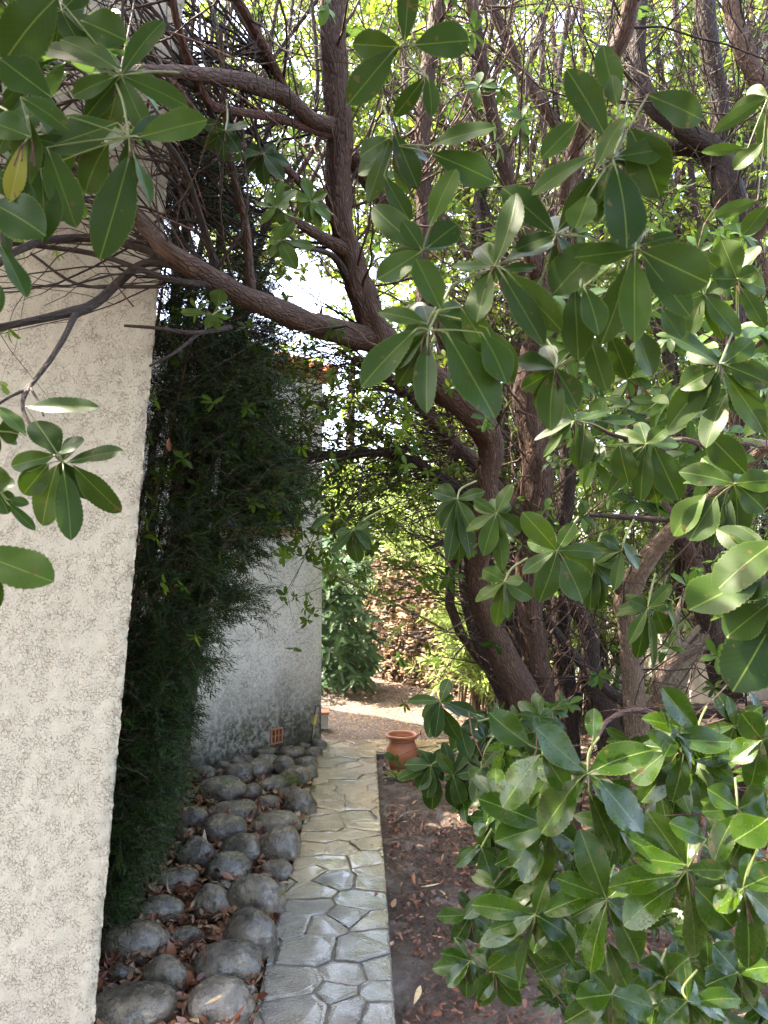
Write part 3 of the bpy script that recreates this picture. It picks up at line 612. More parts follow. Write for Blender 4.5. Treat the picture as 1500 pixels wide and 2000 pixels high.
BL=[ # zoomed centre x, y, half width, half height, tint, rotation, words
(195,1000,165,90,.5,0,'dark deeply pitted oval boulder against the foot of the near wall'),
(290,918,50,42,.9,0,'small pale tan boulder tucked behind the pitted dark oval boulder'),
(460,962,80,48,.5,0,'small dark smooth boulder ringed by brown litter left of the blocky dark one'),
(132,1140,68,42,.5,0,'low brown stone in litter in front of the pitted oval boulder'),
(350,1168,112,82,.5,0,'round grey grainy boulder in litter near the bottom of the bed'),
(655,1090,178,82,.5,14,'long dark boulder sloping down towards the path edge'),
(770,960,128,128,.5,0,'big blocky smooth dark boulder touching the near path edge'),
(800,772,135,100,.5,8,'large grey domed boulder just behind the blocky dark one'),
(575,792,108,74,.5,0,'rounded mottled grey boulder left of the large grey domed boulder'),
(310,835,122,60,.5,5,'low wide grey boulder under the tips of the conifer'),
(172,728,90,48,.5,0,'brownish grey boulder half hidden by the bottom of the conifer'),
(80,1238,72,40,.5,0,'dark low stone by the near wall behind the lowest big boulder'),
(190,1320,205,88,.5,5,'biggest dark low boulder at the lower left of the bed'),
(632,1305,158,112,.5,0,'big round smooth dark boulder with a yellow leaf on top'),
(395,682,108,52,.5,0,'purplish grey crumbly boulder at the foot of the conifer'),
(655,622,116,66,.5,0,'rough grey-brown boulder in the middle of the bed'),
(902,640,86,45,.7,0,'flat tan boulder beside the path, before the olive round one'),
(628,712,56,26,.5,0,'small stone wedged behind the mottled grey boulder'),
(722,532,106,64,.5,12,'smooth grey boulder sloping right, mid bed'),
(498,562,98,78,.5,0,'tall grey boulder under a hanging conifer sprig'),
(912,512,102,82,.5,0,'round olive boulder at the path edge, mid bed'),
(885,412,130,50,.68,6,'long tan-brown boulder lying behind the olive round one'),
(640,436,116,66,.68,0,'pale brown boulder with a broken left side, mid bed'),
(480,388,80,58,.5,0,'rounded blue-grey boulder at the right edge of the conifer'),
(670,350,122,46,.6,4,'long low pale grey boulder behind the broken brown one'),
(630,242,117,60,.2,0,'large smooth olive-grey boulder in the far part of the bed'),
(778,250,46,46,.6,0,'small brown split stone right of the large olive-grey boulder'),
(740,316,62,28,.5,0,'small oval stone in front of the split brown stone'),
(862,306,62,38,.5,0,'mid-sized grainy stone in the far bed between the split stone and the path'),
(1012,312,74,66,.5,0,'cracked grey boulder against the path edge, far part'),
(985,262,80,34,.5,0,'flat cracked grey boulder behind the one at the path edge'),
(880,216,82,36,.5,5,'low grey boulder in front of the mossy one'),
(712,162,72,52,.5,12,'smooth dark boulder leaning right in the back rows'),
(802,136,75,46,.6,5,'dark boulder with a pale scar in the back rows'),
(620,162,32,30,.5,0,'small dark upright stone in the back rows'),
(545,160,56,38,.5,0,'dark boulder at the right edge of the conifer in the back rows'),
(886,182,28,17,.95,0,'tiny pale grey pebble in front of the scarred boulder'),
(850,92,56,26,.92,0,'pale whitish boulder in the back row'),
(935,116,56,38,.5,0,'round grey boulder right of the pale whitish one'),
(992,176,80,50,.1,0,'mossy round boulder with a green sprig on it'),
(1060,158,42,40,.5,0,'round stone at the path edge beside the mossy boulder'),
(1042,112,60,38,.5,0,'smooth grey boulder at the path edge behind the mossy one'),
(980,58,66,34,.5,0,'light grey boulder in the back row near the garden light'),
(1082,60,44,32,.5,0,'small grey boulder at the path edge in the back row'),
(1108,24,38,32,.5,-20,'last grey boulder at the house corner, leaning on the garden light'),
(1035,28,34,24,.5,0,'small round stone just left of the last one at the house corner'),
(840,58,55,32,.5,0,'dark boulder touching the grimy wall behind the pale whitish one'),
(700,102,50,28,.8,0,'pale tan stone in the back row left of the scarred boulder'),
(742,80,45,20,.5,0,'flat dark stone by the grimy wall'),
(640,118,36,22,.82,0,'small tan stone in the back row above the small upright one'),
(470,266,42,24,.2,0,'mossy small stone behind the conifer edge'),
(575,292,28,20,.5,0,'little grey stone in front of the large olive-grey boulder'),
(445,302,38,22,.3,0,'low stone with moss next to the little grey one'),
(905,722,46,30,.5,0,'small dark stone between the flat tan boulder and the large grey dome'),
(455,452,46,26,.85,0,'pinkish stone at the conifer edge'),
(1002,396,26,22,.5,0,'small stone at the path edge behind the olive round boulder'),
(55,800,44,34,.95,0,'pale broken stone at the foot of the near wall under the conifer'),
(22,925,30,30,.95,0,'whitish stone squeezed between the near wall and the pitted boulder'),
(762,1225,38,32,.5,0,'rough dark stone against the path slab between the two lowest big boulders'),
(800,350,30,20,.5,0,'tiny dark stone behind the long tan-brown boulder'),
(330,780,62,22,.5,0,'flat stone mostly buried in litter behind the low wide grey boulder'),
(250,560,70,50,.5,0,'dark boulder in the shade under the conifer, left of the tall grey one'),
(330,450,75,50,.5,0,'dark boulder deep under the conifer by its stem'),
(380,250,70,45,.5,0,'dark boulder behind the conifer near the grimy wall'),
(1015,1210,0,0,0,0,None)]
rr=random.Random(21)
for b in BL:
    if b[6] is None: continue
    o=boulder(*b[:6]); tag(o,b[6],'boulder','wet boulders in the bed beside the path')

# ================================================================== LITTER, PEBBLES
def in_path(x,y): return (x>np.interp(y,[p[1] for p in left],[p[0] for p in left])-.0)&(x<np.interp(y,[p[1] for p in right],[p[0] for p in right]))
def litter(name,n,xr,yr,tr,Lr,W,keep,zf=None,lab=None):
    x=RNG.uniform(*xr,n); y=RNG.uniform(*yr,n); k=keep(x,y); x,y=x[k],y[k]; n=len(x)
    a=RNG.uniform(0,6.28,n); d=np.stack([np.cos(a),np.sin(a),RNG.normal(0,.28,n)],-1); nr=np.stack([RNG.normal(0,.4,n),RNG.normal(0,.4,n),np.ones(n)],-1)
    mb=MB(); z=zsoil(x,y)+RNG.uniform(.008,.035 if x.mean()>0 else .075,n)
    leaves(mb,TPL_LOW,np.stack([x,y,z],-1),d,nr,RNG.uniform(*Lr,n),RNG.uniform(*W,n),RNG.normal(.1,.45,n),RNG.uniform(-.1,.7,n),RNG.normal(0,.12,n),0,RNG.uniform(*tr,n)**1.0)
    return tag(mb.build(name,M['litter']),kind='stuff')
edgeL=lambda y: np.interp(y,[p[1] for p in left],[p[0] for p in left]); edgeR=lambda y: np.interp(y,[p[1] for p in right],[p[0] for p in right])
litter('leaf_litter',15000,(-1.9,-.3),(1.9,5.8),(.15,.88),(.025,.075),(.3,.6),lambda x,y:(x<edgeL(y)-.02)&(RNG.random(len(x))<np.interp(y,[2,4.4,5.8],[1,.8,.35])))
litter('wood_chip_litter',9000,(-1.6,-.3),(1.9,3.6),(.15,.6),(.012,.035),(.15,.3),lambda x,y:(x<edgeL(y)-.01))
litter('leaf_litter',1100,(.0,2.6),(2.0,7.0),(.45,1.0),(.03,.085),(.2,.34),lambda x,y:(x>edgeR(y)+.03)&(vnoise(x*2.5,y*2.5,5)>.38))
litter('leaf_litter',13000,(.0,2.6),(2.0,7.2),(.03,.42),(.012,.04),(.3,.6),lambda x,y:(x>edgeR(y)+.02)&(vnoise(x*3,y*3,6)>.30))
litter('leaf_litter',60,(-.4,.1),(2.4,7.0),(.3,.9),(.02,.05),(.3,.5),lambda x,y:np.abs(x-edgeR(y))<.06)
# yard pebbles
n=9000; x=RNG.uniform(-1.2,3.2,n); y=RNG.uniform(7.12,10.5,n); mb=MB(); s=RNG.uniform(.006,.016,n)
oct_=np.array([[1,0,0],[0,1,0],[-1,0,0],[0,-1,0],[0,0,1.0]]); v=np.stack([x,y,zgrav(x,y)+.002],-1)[:,None,:]+oct_[None]*s[:,None,None]*np.stack([RNG.uniform(.7,1.4,n),RNG.uniform(.7,1.3,n),RNG.uniform(.4,.9,n)],-1)[:,None,:]
q=np.array([[0,1,4,4],[1,2,4,4],[2,3,4,4],[3,0,4,4]])
class TB(MB): pass
mbp=MB(); V=v.reshape(-1,3); mbp.V.append(V); mbp.A.append(np.zeros_like(V)); mbp.T.append(np.repeat(RNG.random(n)*.99,5)); mbp.n=len(V)
mbp.Q=[]; mbp.M=[]
fq=(np.array([[0,1,4],[1,2,4],[2,3,4],[3,0,4]])[None]+np.arange(n)[:,None,None]*5).reshape(-1,3)
# store triangles as quads between neighbouring facets: top and base share the rim
me=bpy.data.meshes.new('gravel_stones'); me.vertices.add(len(V)); me.vertices.foreach_set('co',V.ravel().astype(np.float32)); me.loops.add(fq.size); me.loops.foreach_set('vertex_index',fq.ravel().astype(np.int32)); me.polygons.add(len(fq)); me.polygons.foreach_set('loop_start',(np.arange(len(fq))*3).astype(np.int32)); me.polygons.foreach_set('loop_total',np.full(len(fq),3,np.int32)); me.update(calc_edges=True)
me.attributes.new('tint','FLOAT','POINT').data.foreach_set('value',np.repeat(RNG.random(n),5).astype(np.float32)); me.materials.append(M['rubble'])
o=bpy.data.objects.new('gravel_stones',me); COL.objects.link(o); tag(o,kind='stuff')
# single noticeable fallen leaves
def fallen(px,py,h,ang,L,tint,W,label,mat='litter',z=0.0):
    p=G(px,py,h); mb=MB(); leaves(mb,TPL_MID,[p],[[math.cos(ang),math.sin(ang),.05]],[[0,-.15,1]],L,W,-.12,.25,.08,0,tint); tag(mb.build('fallen_leaf',M[mat],None,True,p),label,'fallen leaf')
fallen(398,1962,.175,.5,.065,.92,.26,'narrow tan fallen leaf lying on the big round smooth dark boulder'); fallen(542,1752,.13,1.0,.075,.97,.2,'bright yellow fallen leaf beside the path at the grey domed boulder','leaf_yellow')
fallen(808,1962,.02,1.2,.10,.98,.22,'cream fallen leaf on the soil right of the path, near the bottom'); fallen(820,1732,.02,-.1,.10,1.0,.15,'long straw-coloured fallen leaf on the soil right of the path')

# ================================================================== RUBBLE WALL (far) and GARDEN WALL (right)
def rubble_wall(a,b,zt0,zt1,th,label,seed):
    rg=random.Random(seed); root=thing('stone_wall',label,'wall',((a[0]+b[0])/2,(a[1]+b[1])/2,0)); a=np.array(a,float); b=np.array(b,float); L=np.hypot(*(b-a)); D=(b-a)/L; N=np.array([D[1],-D[0]]); 
    if N[1]>0: N=-N
    mb=MB(); core=MB(); z=0.0; sv,sq=cubesphere(5); sv=sv/(np.sum(np.abs(sv)**7,axis=1)**(1/7))[:,None]
    while z<max(zt0,zt1):
        h=rg.uniform(.05,.11); u=rg.uniform(-.1,0)
        while u<L:
            w=rg.uniform(.05,.17); zt=zt0+(zt1-zt0)*u/L
            if z<zt+rg.uniform(-.05,.05):
                hh=h*rg.uniform(.4,.56); v=sv*np.array([w*.54,rg.uniform(.06,.10),hh]); sd=rg.uniform(0,99)
                v=v*(1+.42*np.array([mnoise.noise(Vector(p)*1.6+Vector((sd,0,sd))) for p in sv]))[:,None]
                t=rg.uniform(-.25,.25); c,s=math.cos(t),math.sin(t); v=v@np.array([[c,0,s],[0,1,0],[-s,0,c]])
                p=a+D*(u+w/2)+N*rg.uniform(-.02,.035); wv=np.stack([p[0]+v[:,0]*D[0]+v[:,1]*N[0],p[1]+v[:,0]*D[1]+v[:,1]*N[1],z+h/2+v[:,2]+rg.uniform(-.015,.015)],-1)
                mb.add(wv,sq,None,min(1,max(0,rg.gauss(.55,.28))))
            u+=w*1.02
        z+=h*.93
    mb.build('stones',M['rubble'],root,False)
    core.add([[*a,0],[*b,0],[*b,zt1-.04],[*a,zt0-.04],[*(a-N*th),0],[*(b-N*th),0],[*(b-N*th),zt1-.04],[*(a-N*th),zt0-.04]],[[0,1,2,3],[5,4,7,6],[3,2,6,7],[4,0,3,7],[1,5,6,2]])
    core.build('mortar_core',M['mortar'],root,False)
rubble_wall(P(600,1340,11.0)[:2],P(742,1340,10.3)[:2],1.75,1.75,.3,'shaded end of rough rubble wall behind the fig bush',3)
rubble_wall(P(742,1340,10.25)[:2],P(965,1340,8.9)[:2],1.72,1.6,.3,'sunlit ochre rubble wall beyond the gravel, behind the oleanders',4)
gw=thing('garden_wall','pale rendered garden wall with dark tile coping behind the shrubs on the right','wall',(2.5,6,0)); mb=MB(); mb.box((2.42,3.2,-.06),(.16,0,0),(0,5.9,0),(0,0,1.24)); mb.build('wall',M['concrete'],gw,False)
mb=MB()
for k in range(24): mb.box((2.375,3.2+.245*k,1.183+.004*(k%2)),(.25,0,0),(0,.242,0),(0,0,.045))
mb.build('coping',M['coping'],gw,False)
# ================================================================== VEGETATION
def px(pts):  # (px,py,depth,radius px) -> points, radii in metres
    if pts[0][2]<3.8: pts=[(a,b,min(d,2.42+max(0,a-340)*.0030),r) if a<720 else (a,b,d,r) for a,b,d,r in pts]
    return np.array([P(a,b,d) for a,b,d,_ in pts]), np.array([r*d/F for _,_,d,r in pts])
def limb(root, name, pts, mat, sides=12, rough=.10, seed=0., step=5, t=.3):
    if name in('trunk','stem') and pts[0][1]>1100: a,b,d,r0=pts[0]; pts=[(a,1092+2475/d+18,d,r0*1.15)]+list(pts)
    p,r=px(pts); r=r*(.92 if root is T1 else 1.0); mb=MB(); q,rq=tube(mb,p,r,sides,step,rough,t,0,seed); mb.build(name,M[mat],root); return q,rq
def along(q, rq, n, lo=0.0, hi=1.0):                 # random points along a limb with its tangent
    i=RNG.uniform(lo,hi,n)*(len(q)-1.001); k=i.astype(int); f=(i-k)[:,None]; p=q[k]*(1-f)+q[np.minimum(k+1,len(q)-1)]*f
    T=unit(q[np.minimum(k+1,len(q)-1)]-q[k]); return p,T,rq[k]
def keepsky(pts, holes):
    k=np.ones(len(pts),bool)
    for i,p in enumerate(pts):
        a,b=proj(p)
        for (hx,hy,hr) in holes:
            if (a-hx)**2+(b-hy)**2<hr*hr: k[i]=False
    return k
# ---------------------------------------------------------------- main strawberry tree
T1=thing('strawberry_tree','large multi-stemmed evergreen with brown bark, limbs arching left over path and near wall','tree',G(1075,1661))
limbs=[]
trunk=[(1075,1500,4.35,44),(1055,1440,4.32,39),(1035,1380,4.3,36)]
limbs.append(limb(T1,'trunk',[(1080,1520,4.4,50),(1062,1440,4.35,38),(1024,1360,4.3,34),(982,1280,4.28,30),(945,1190,4.2,27),(930,1110,4.1,26),(948,1030,4.0,27),(950,940,3.95,25),(958,870,3.9,27),(930,812,3.8,33),(875,765,3.72,34),(820,722,3.66,31),(770,690,3.6,31),(735,655,3.56,34)],'bark',20,.17,0))
limbs.append(limb(T1,'branch',[(742,668,3.56,30),(712,590,3.5,30),(690,520,3.48,29),(668,440,3.45,25),(660,360,3.4,27),(664,270,3.35,29),(655,160,3.3,27),(650,60,3.25,28),(655,-90,3.2,27)],'bark',20,.17,3))
limbs.append(limb(T1,'branch',[(745,662,3.58,27),(690,655,3.5,26),(610,632,3.4,25),(540,605,3.3,24),(470,575,3.2,22),(400,535,3.1,22),(335,497,3.0,22),(290,450,2.8,17),(230,385,2.6,16),(170,320,2.45,15),(100,235,2.3,14),(10,205,2.15,14),(-60,195,2.1,13)],'bark',16,.12,5))
limbs.append(limb(T1,'branch',[(1090,1665,4.4,42),(1085,1490,4.45,36),(1066,1400,4.45,29),(1048,1290,4.42,26),(1033,1180,4.4,25),(1034,1080,4.4,27),(1045,980,4.38,32),(1048,880,4.36,33),(1035,780,4.35,33),(1045,690,4.3,29),(1060,600,4.2,24),(1040,500,4.1,20),(1000,380,4.0,16),(960,220,3.9,14),(930,60,3.8,13),(915,-60,3.8,12)],'bark',20,.17,8))
limbs.append(limb(T1,'branch',[(920,1095,4.1,16),(900,1060,4.05,9),(860,1062,4.0,5),(840,1070,3.9,3)],'bark_dark',8,.05,2))
limbs.append(limb(T1,'branch',[(665,250,3.35,20),(610,235,3.2,16),(560,190,3.0,18),(500,165,2.8,18),(430,150,2.6,16),(350,140,2.4,13),(270,135,2.2,9),(230,150,1.9,5)],'bark',12,.12,11))
limbs.append(limb(T1,'branch',[(690,500,3.5,20),(640,470,3.45,13),(590,440,3.3,10),(545,420,3.2,6)],'bark',10,.1,12))
limbs.append(limb(T1,'branch',[(1025,1020,4.38,22),(975,960,4.3,17),(930,905,4.2,16),(880,860,4.1,14),(820,790,4.0,14),(760,740,3.9,12),(690,700,3.8,10)],'bark',10,.1,13))
limbs.append(limb(T1,'branch',[(1000,985,4.35,13),(930,975,4.2,12),(860,930,4.1,10),(780,890,4.0,9),(700,885,3.9,9),(600,890,3.8,8),(520,870,3.7,6)],'bark_dark',10,.1,14))
limbs.append(limb(T1,'branch',[(680,300,3.45,22),(740,380,3.6,18),(790,460,3.7,15),(830,560,3.8,13),(870,680,3.9,14),(900,760,3.9,18)],'bark',10,.1,15))
limbs.append(limb(T1,'branch',[(830,720,3.7,14),(825,560,3.75,14),(828,430,3.8,15),(825,330,3.8,16),(830,200,3.8,17),(845,80,3.8,17),(870,-60,3.8,15)],'bark',12,.12,16))
limbs.append(limb(T1,'branch',[(740,640,3.6,15),(690,560,3.7,12),(650,500,3.75,7),(590,480,3.7,4),(540,440,3.6,1.5)],'bark_dark',9,.1,17))
limbs.append(limb(T1,'branch',[(325,500,2.98,11),(255,478,2.7,9),(180,465,2.5,9),(90,470,2.3,8),(30,492,2.15,8),(-20,530,2.1,7)],'bark_dark',9,.1,18))
limbs.append(limb(T1,'branch',[(330,512,2.95,11),(280,515,2.7,9),(235,548,2.5,10),(190,590,2.35,10),(145,608,2.2,11),(70,625,2.1,8),(-30,645,2.0,8)],'bark_dark',9,.1,19))
limbs.append(limb(T1,'branch',[(147,612,2.2,8),(130,650,2.05,6),(100,700,1.9,6),(70,740,1.75,5),(52,762,1.6,6),(45,800,1.45,4),(80,860,1.36,3),(118,900,1.32,3)],'bark_dark',8,.08,20))
limbs.append(limb(T1,'branch',[(52,760,1.6,4),(20,775,1.5,3),(-20,800,1.4,3)],'bark_dark',6,.08,21))
limbs.append(limb(T1,'branch',[(60,758,1.6,3),(78,790,1.5,2.5),(85,812,1.45,2)],'bark_dark',6,.08,21))
limbs.append(limb(T1,'branch',[(480,590,3.2,12),(430,560,3.1,8),(330,545,2.9,6),(200,500,2.7,6),(110,485,2.5,5),(20,475,2.35,4)],'bark_dark',7,.1,22))
limbs.append(limb(T1,'branch',[(450,640,3.2,6),(380,650,3.0,5),(300,640,2.85,4),(243,636,2.75,3)],'bark_dark',7,.08,23))
limbs.append(limb(T1,'branch',[(390,650,3.0,4),(340,690,2.9,3),(292,715,2.8,2.5)],'bark_dark',6,.08,24))
limbs.append(limb(T1,'branch',[(320,560,2.9,4),(250,560,2.7,4),(150,555,2.6,3.5),(60,495,2.5,3)],'bark_dark',6,.08,25))
limbs.append(limb(T1,'branch',[(600,225,3.18,11),(560,180,3.0,11),(520,100,2.8,11),(470,10,2.6,11),(430,-60,2.5,10)],'bark_red',8,.1,26))
limbs.append(limb(T1,'branch',[(650,268,3.33,9),(600,250,3.2,9),(540,230,3.1,9),(450,215,2.8,9),(400,190,2.6,10),(350,60,2.4,8),(330,-60,2.3,8)],'bark_red',8,.1,27))
limbs.append(limb(T1,'branch',[(664,445,3.45,10),(560,330,3.2,9),(480,290,3.0,8),(400,240,2.8,8),(340,160,2.6,6)],'bark_red',8,.1,28))
limbs.append(limb(T1,'branch',[(490,570,3.2,11),(480,440,3.1,9),(455,340,3.0,8),(440,220,2.9,7),(430,60,2.8,6)],'bark',8,.1,29))
limbs.append(limb(T1,'branch',[(430,545,3.1,9),(390,420,3.1,8),(360,330,3.0,7),(300,250,2.8,6),(200,160,2.6,5)],'bark_dark',8,.1,30))
# ---------------------------------------------------------------- second tree (right) with dark trunks
T2=thing('strawberry_tree','evergreen with dark leaning trunks at right and wet leaves filling the lower right','tree',G(1260,1660))
l2=[]
l2.append(limb(T2,'trunk',[(1245,1470,4.2,27),(1240,1380,4.15,22),(1233,1290,4.1,21),(1228,1220,4.05,22),(1226,1165,4.0,23),(1265,1090,3.9,18),(1320,1030,3.8,17),(1370,995,3.7,15),(1430,930,3.5,12),(1500,870,3.3,10)],'bark_pale',14,.12,31))
l2.append(limb(T2,'branch',[(1222,1170,4.0,12),(1190,1120,3.95,8),(1150,1090,3.9,6),(1120,1060,3.9,5)],'bark',8,.1,32))
l2.append(limb(T2,'trunk',[(1450,1500,5.0,30),(1420,1350,5.0,26),(1380,1180,4.9,24),(1400,1020,4.8,24),(1440,900,4.7,24),(1450,780,4.6,24),(1432,640,4.5,23),(1438,500,4.4,25),(1425,380,4.3,27),(1400,300,4.3,22),(1330,250,4.2,19),(1265,190,4.2,19),(1245,110,4.2,15),(1250,0,4.2,14),(1255,-80,4.2,13)],'bark_dark',14,.13,33))
l2.append(limb(T2,'branch',[(1425,390,4.3,20),(1380,300,4.35,17),(1300,285,4.4,15),(1230,250,4.5,13)],'bark_dark',10,.12,34))
l2.append(limb(T2,'branch',[(1440,480,4.4,22),(1500,420,4.3,20),(1560,380,4.2,18)],'bark',10,.12,34))
l2.append(limb(T2,'branch',[(1400,330,4.3,17),(1405,200,4.3,18),(1385,90,4.3,19),(1370,-60,4.3,19)],'bark_dark',12,.12,35))
l2.append(limb(T2,'branch',[(1560,260,4.0,22),(1480,150,4.0,20),(1440,60,4.0,18),(1420,-60,4.0,16)],'bark',12,.12,36))
l2.append(limb(T2,'branch',[(1100,400,3.6,11),(1120,300,3.5,14),(1175,150,3.3,15),(1220,60,3.2,17),(1245,-60,3.1,17)],'bark',12,.12,37))
l2.append(limb(T2,'branch',[(1130,480,4.4,14),(1118,420,4.4,19),(1115,300,4.4,14),(1050,190,4.3,12),(1010,120,4.3,11),(960,10,4.2,10),(940,-60,4.2,9)],'bark',10,.12,38))
l2.append(limb(T2,'trunk',[(1110,1480,4.9,24),(1105,1350,4.9,20),(1095,1200,4.9,17),(1100,1050,4.85,17),(1110,900,4.8,17),(1100,780,4.8,15),(1120,650,4.7,13),(1100,520,4.6,12),(1110,420,4.6,11)],'bark_dark',12,.12,39))
l2.append(limb(T2,'trunk',[(1200,1490,4.8,30),(1180,1400,4.8,28),(1155,1300,4.8,20),(1150,1230,4.8,17),(1120,1180,4.7,14),(1095,1100,4.7,12)],'bark_dark',12,.12,40))
l2.append(limb(T2,'branch',[(1060,1200,4.6,8),(1130,1290,4.5,9),(1190,1350,4.4,11),(1260,1385,4.3,13),(1340,1390,4.25,14),(1450,1385,4.2,14),(1560,1370,4.1,13)],'bark_dark',10,.12,41))
l2.append(limb(T2,'branch',[(1235,650,4.6,14),(1240,760,4.7,17),(1230,860,4.8,14),(1290,980,4.8,12),(1350,1080,4.8,12),(1380,1160,4.8,12)],'bark',10,.12,42))
l2.append(limb(T2,'branch',[(1480,1480,2.6,9),(1420,1490,2.4,10),(1380,1480,2.2,11),(1340,1440,2.1,10),(1290,1400,2.05,7),(1240,1388,2.0,6),(1190,1405,1.9,5),(1160,1450,1.7,4)],'bark_red',9,.12,43))
l2.append(limb(T2,'branch',[(1383,1490,2.2,8),(1378,1560,2.0,6),(1370,1640,1.7,5),(1358,1690,1.5,5)],'bark_red',8,.1,44))
l2.append(limb(T2,'branch',[(1383,1482,2.2,8),(1430,1495,2.0,7),(1490,1540,1.8,6),(1560,1580,1.7,6)],'bark_red',8,.1,45))
l2.append(limb(T2,'branch',[(1500,870,3.3,10),(1440,860,2.6,6),(1385,868,2.1,6),(1330,858,1.95,5),(1260,862,1.85,5),(1200,850,1.8,4),(1160,830,1.8,3)],'bark_red',8,.1,46))
l2.append(limb(T2,'branch',[(1150,1005,3.6,4),(1220,1010,3.65,6),(1300,1015,3.7,6),(1370,1000,3.7,6)],'bark_dark',7,.1,47))
# thick stump-like base with rising canes (wall side)
l2.append(limb(T2,'branch',[(1290,1610,4.9,30),(1290,1480,4.9,28),(1300,1420,4.9,26),(1290,1360,4.9,20),(1300,1310,4.9,13),(1370,1250,4.9,12),(1440,1180,4.9,10)],'bark_pale',14,.15,48))
for k,(x,y) in enumerate(((1400,1200),(1460,1240),(1430,1285),(1340,1150),(1330,1210))):
    l2.append(limb(T2,'branch',[(1285,1400,4.9,9),(1300+10*k,1320,4.9,7),((1300+x)/2,(1300+y)/2-8,4.9,6),(x,y,4.9,4.5)],'bark_ole',8,.08,49+k))
# ---------------------------------------------------------------- stems further back (upper half tangle)
T3=thing('strawberry_tree','background tangle of thin dark stems with yellow-green crown above the main trunks','tree',G(1000,1491))
T4=thing('strawberry_tree','background evergreen behind the hanging sprays in the upper right corner, thin stems and bright crown','tree',G(1460,1511))
T5=thing('strawberry_tree','background evergreen whose dark slanting stems fan up behind the near wall and the conifer','tree',G(330,1590))
def bgstems(root, spec, mat='bark_dark'):
    out=[]
    for i,s in enumerate(spec):
        out.append(limb(root,'stem',s,mat if i%3 else 'bark',8,.1,60+i,4))
    return out
rr=random.Random(9)
def fan(x0,y0,n,x1,x2,d,r):
    o=[]
    for i in range(n):
        xe=x1+(x2-x1)*(i+rr.random()*.8)/n; dd=d+rr.uniform(-.6,.9); xm=x0+(xe-x0)*rr.uniform(.1,.9)+rr.uniform(-90,90)
        xs=x0+rr.uniform(-60,60)+(xe-x0)*.25
        gx=x0+rr.uniform(-25,25); o.append([(gx,1092+2475/dd-120,dd,r*1.1),(xs,y0,dd,r),((xs*2+xm)/3+rr.uniform(-20,20),y0*.75+40,dd,r*.85),(xm,y0*.5,dd+rr.uniform(-.2,.2),r*.7),((xm+xe)/2+rr.uniform(-70,70),y0*.25,dd,r*.6),(xe,-80,dd,r*.5)])
    return o
l3=bgstems(T3,fan(1000,1180,17,740,1200,6.2,10)); l4=bgstems(T4,fan(1460,1180,15,1130,1540,5.9,10)); l5=bgstems(T5,fan(330,900,12,370,700,4.9,8))

# ---------------------------------------------------------------- twigs
HOLES=[(700,560,16),(590,500,14),(455,560,14),(640,575,26),(600,590,22),(740,530,18),(1010,150,16),(1115,40,26),(1290,130,34),(1300,330,26),(1270,270,26),(570,20,14),(880,1180,30),(1330,60,20),(430,540,18),(905,560,22)]
def twigs(root, limbs_, n, L, r, mat, bias, K=9, jit=.22, second=2, spread=.9, flat=1.0, lo=.1, hi=1.0, wts=None, name='twigs', dirb=None):
    mb=MB(); tips=[]; td=[]
    if wts is None: wts=[np.sum(np.linalg.norm(np.diff(q,axis=0),axis=1)) for q,_ in limbs_]
    wts=np.array(wts)/sum(wts)
    for (q,rq),w_ in zip(limbs_,wts):
        k=max(2,int(n*w_)); p,T,rr_=along(q,rq,k,lo,hi); kk=np.array([proj(a)[1]>-15 for a in p]); p,T,rr_=p[kk],T[kk],rr_[kk]; k=len(p)
        if k<2: continue
        d=unit(T*.6+RNG.normal(0,spread,(k,3))*np.array([1,flat,1])+np.array(dirb if dirb else (0,0,.3)))
        PP,RR=grow(p,d,RNG.uniform(.5,1.2,k)*L,RNG.uniform(.6,1.3,k)*r,K,jit,bias); ribbons(mb,PP,RR,5)
        tips.append(PP[:,-1]); td.append(unit(PP[:,-1]-PP[:,-2]))
        if second:
            m=k*second; src=RNG.integers(0,k,m); at=RNG.integers(2,K-1,m); p=PP[src,at]; d0=unit(PP[src,at]-PP[src,at-1]); d=unit(d0+RNG.normal(0,.7,(m,3)))
            P2,R2=grow(p,d,RNG.uniform(.2,.55,m)*L,RR[src,at]*.7,6,jit*1.1,bias); ribbons(mb,P2,R2,4); tips.append(P2[:,-1]); td.append(unit(P2[:,-1]-P2[:,-2]))
    mb.build(name,M[mat],root); return np.concatenate(tips), np.concatenate(td)
def foliage(root, tips, td, frac, L, mat, tpl=TPL_MID, nl=6, tint=.45, name='foliage', jitter=.0, W=.40, holes=HOLES, tv=.25, pol=(40,105), curl=.2):
    k=RNG.random(len(tips))<frac; c,d=tips[k],td[k]; c=c+RNG.normal(0,1,c.shape)*jitter
    h=keepsky(c,holes); c,d=c[h],d[h]
    mb=MB(); rosettes(mb,tpl,c,unit(d+np.array([0,-.25,.25])),nl,L,W,np.clip(RNG.normal(tint,.18,len(c)),0,1),curl,0,pol,tv); mb.build(name,M[mat],root)
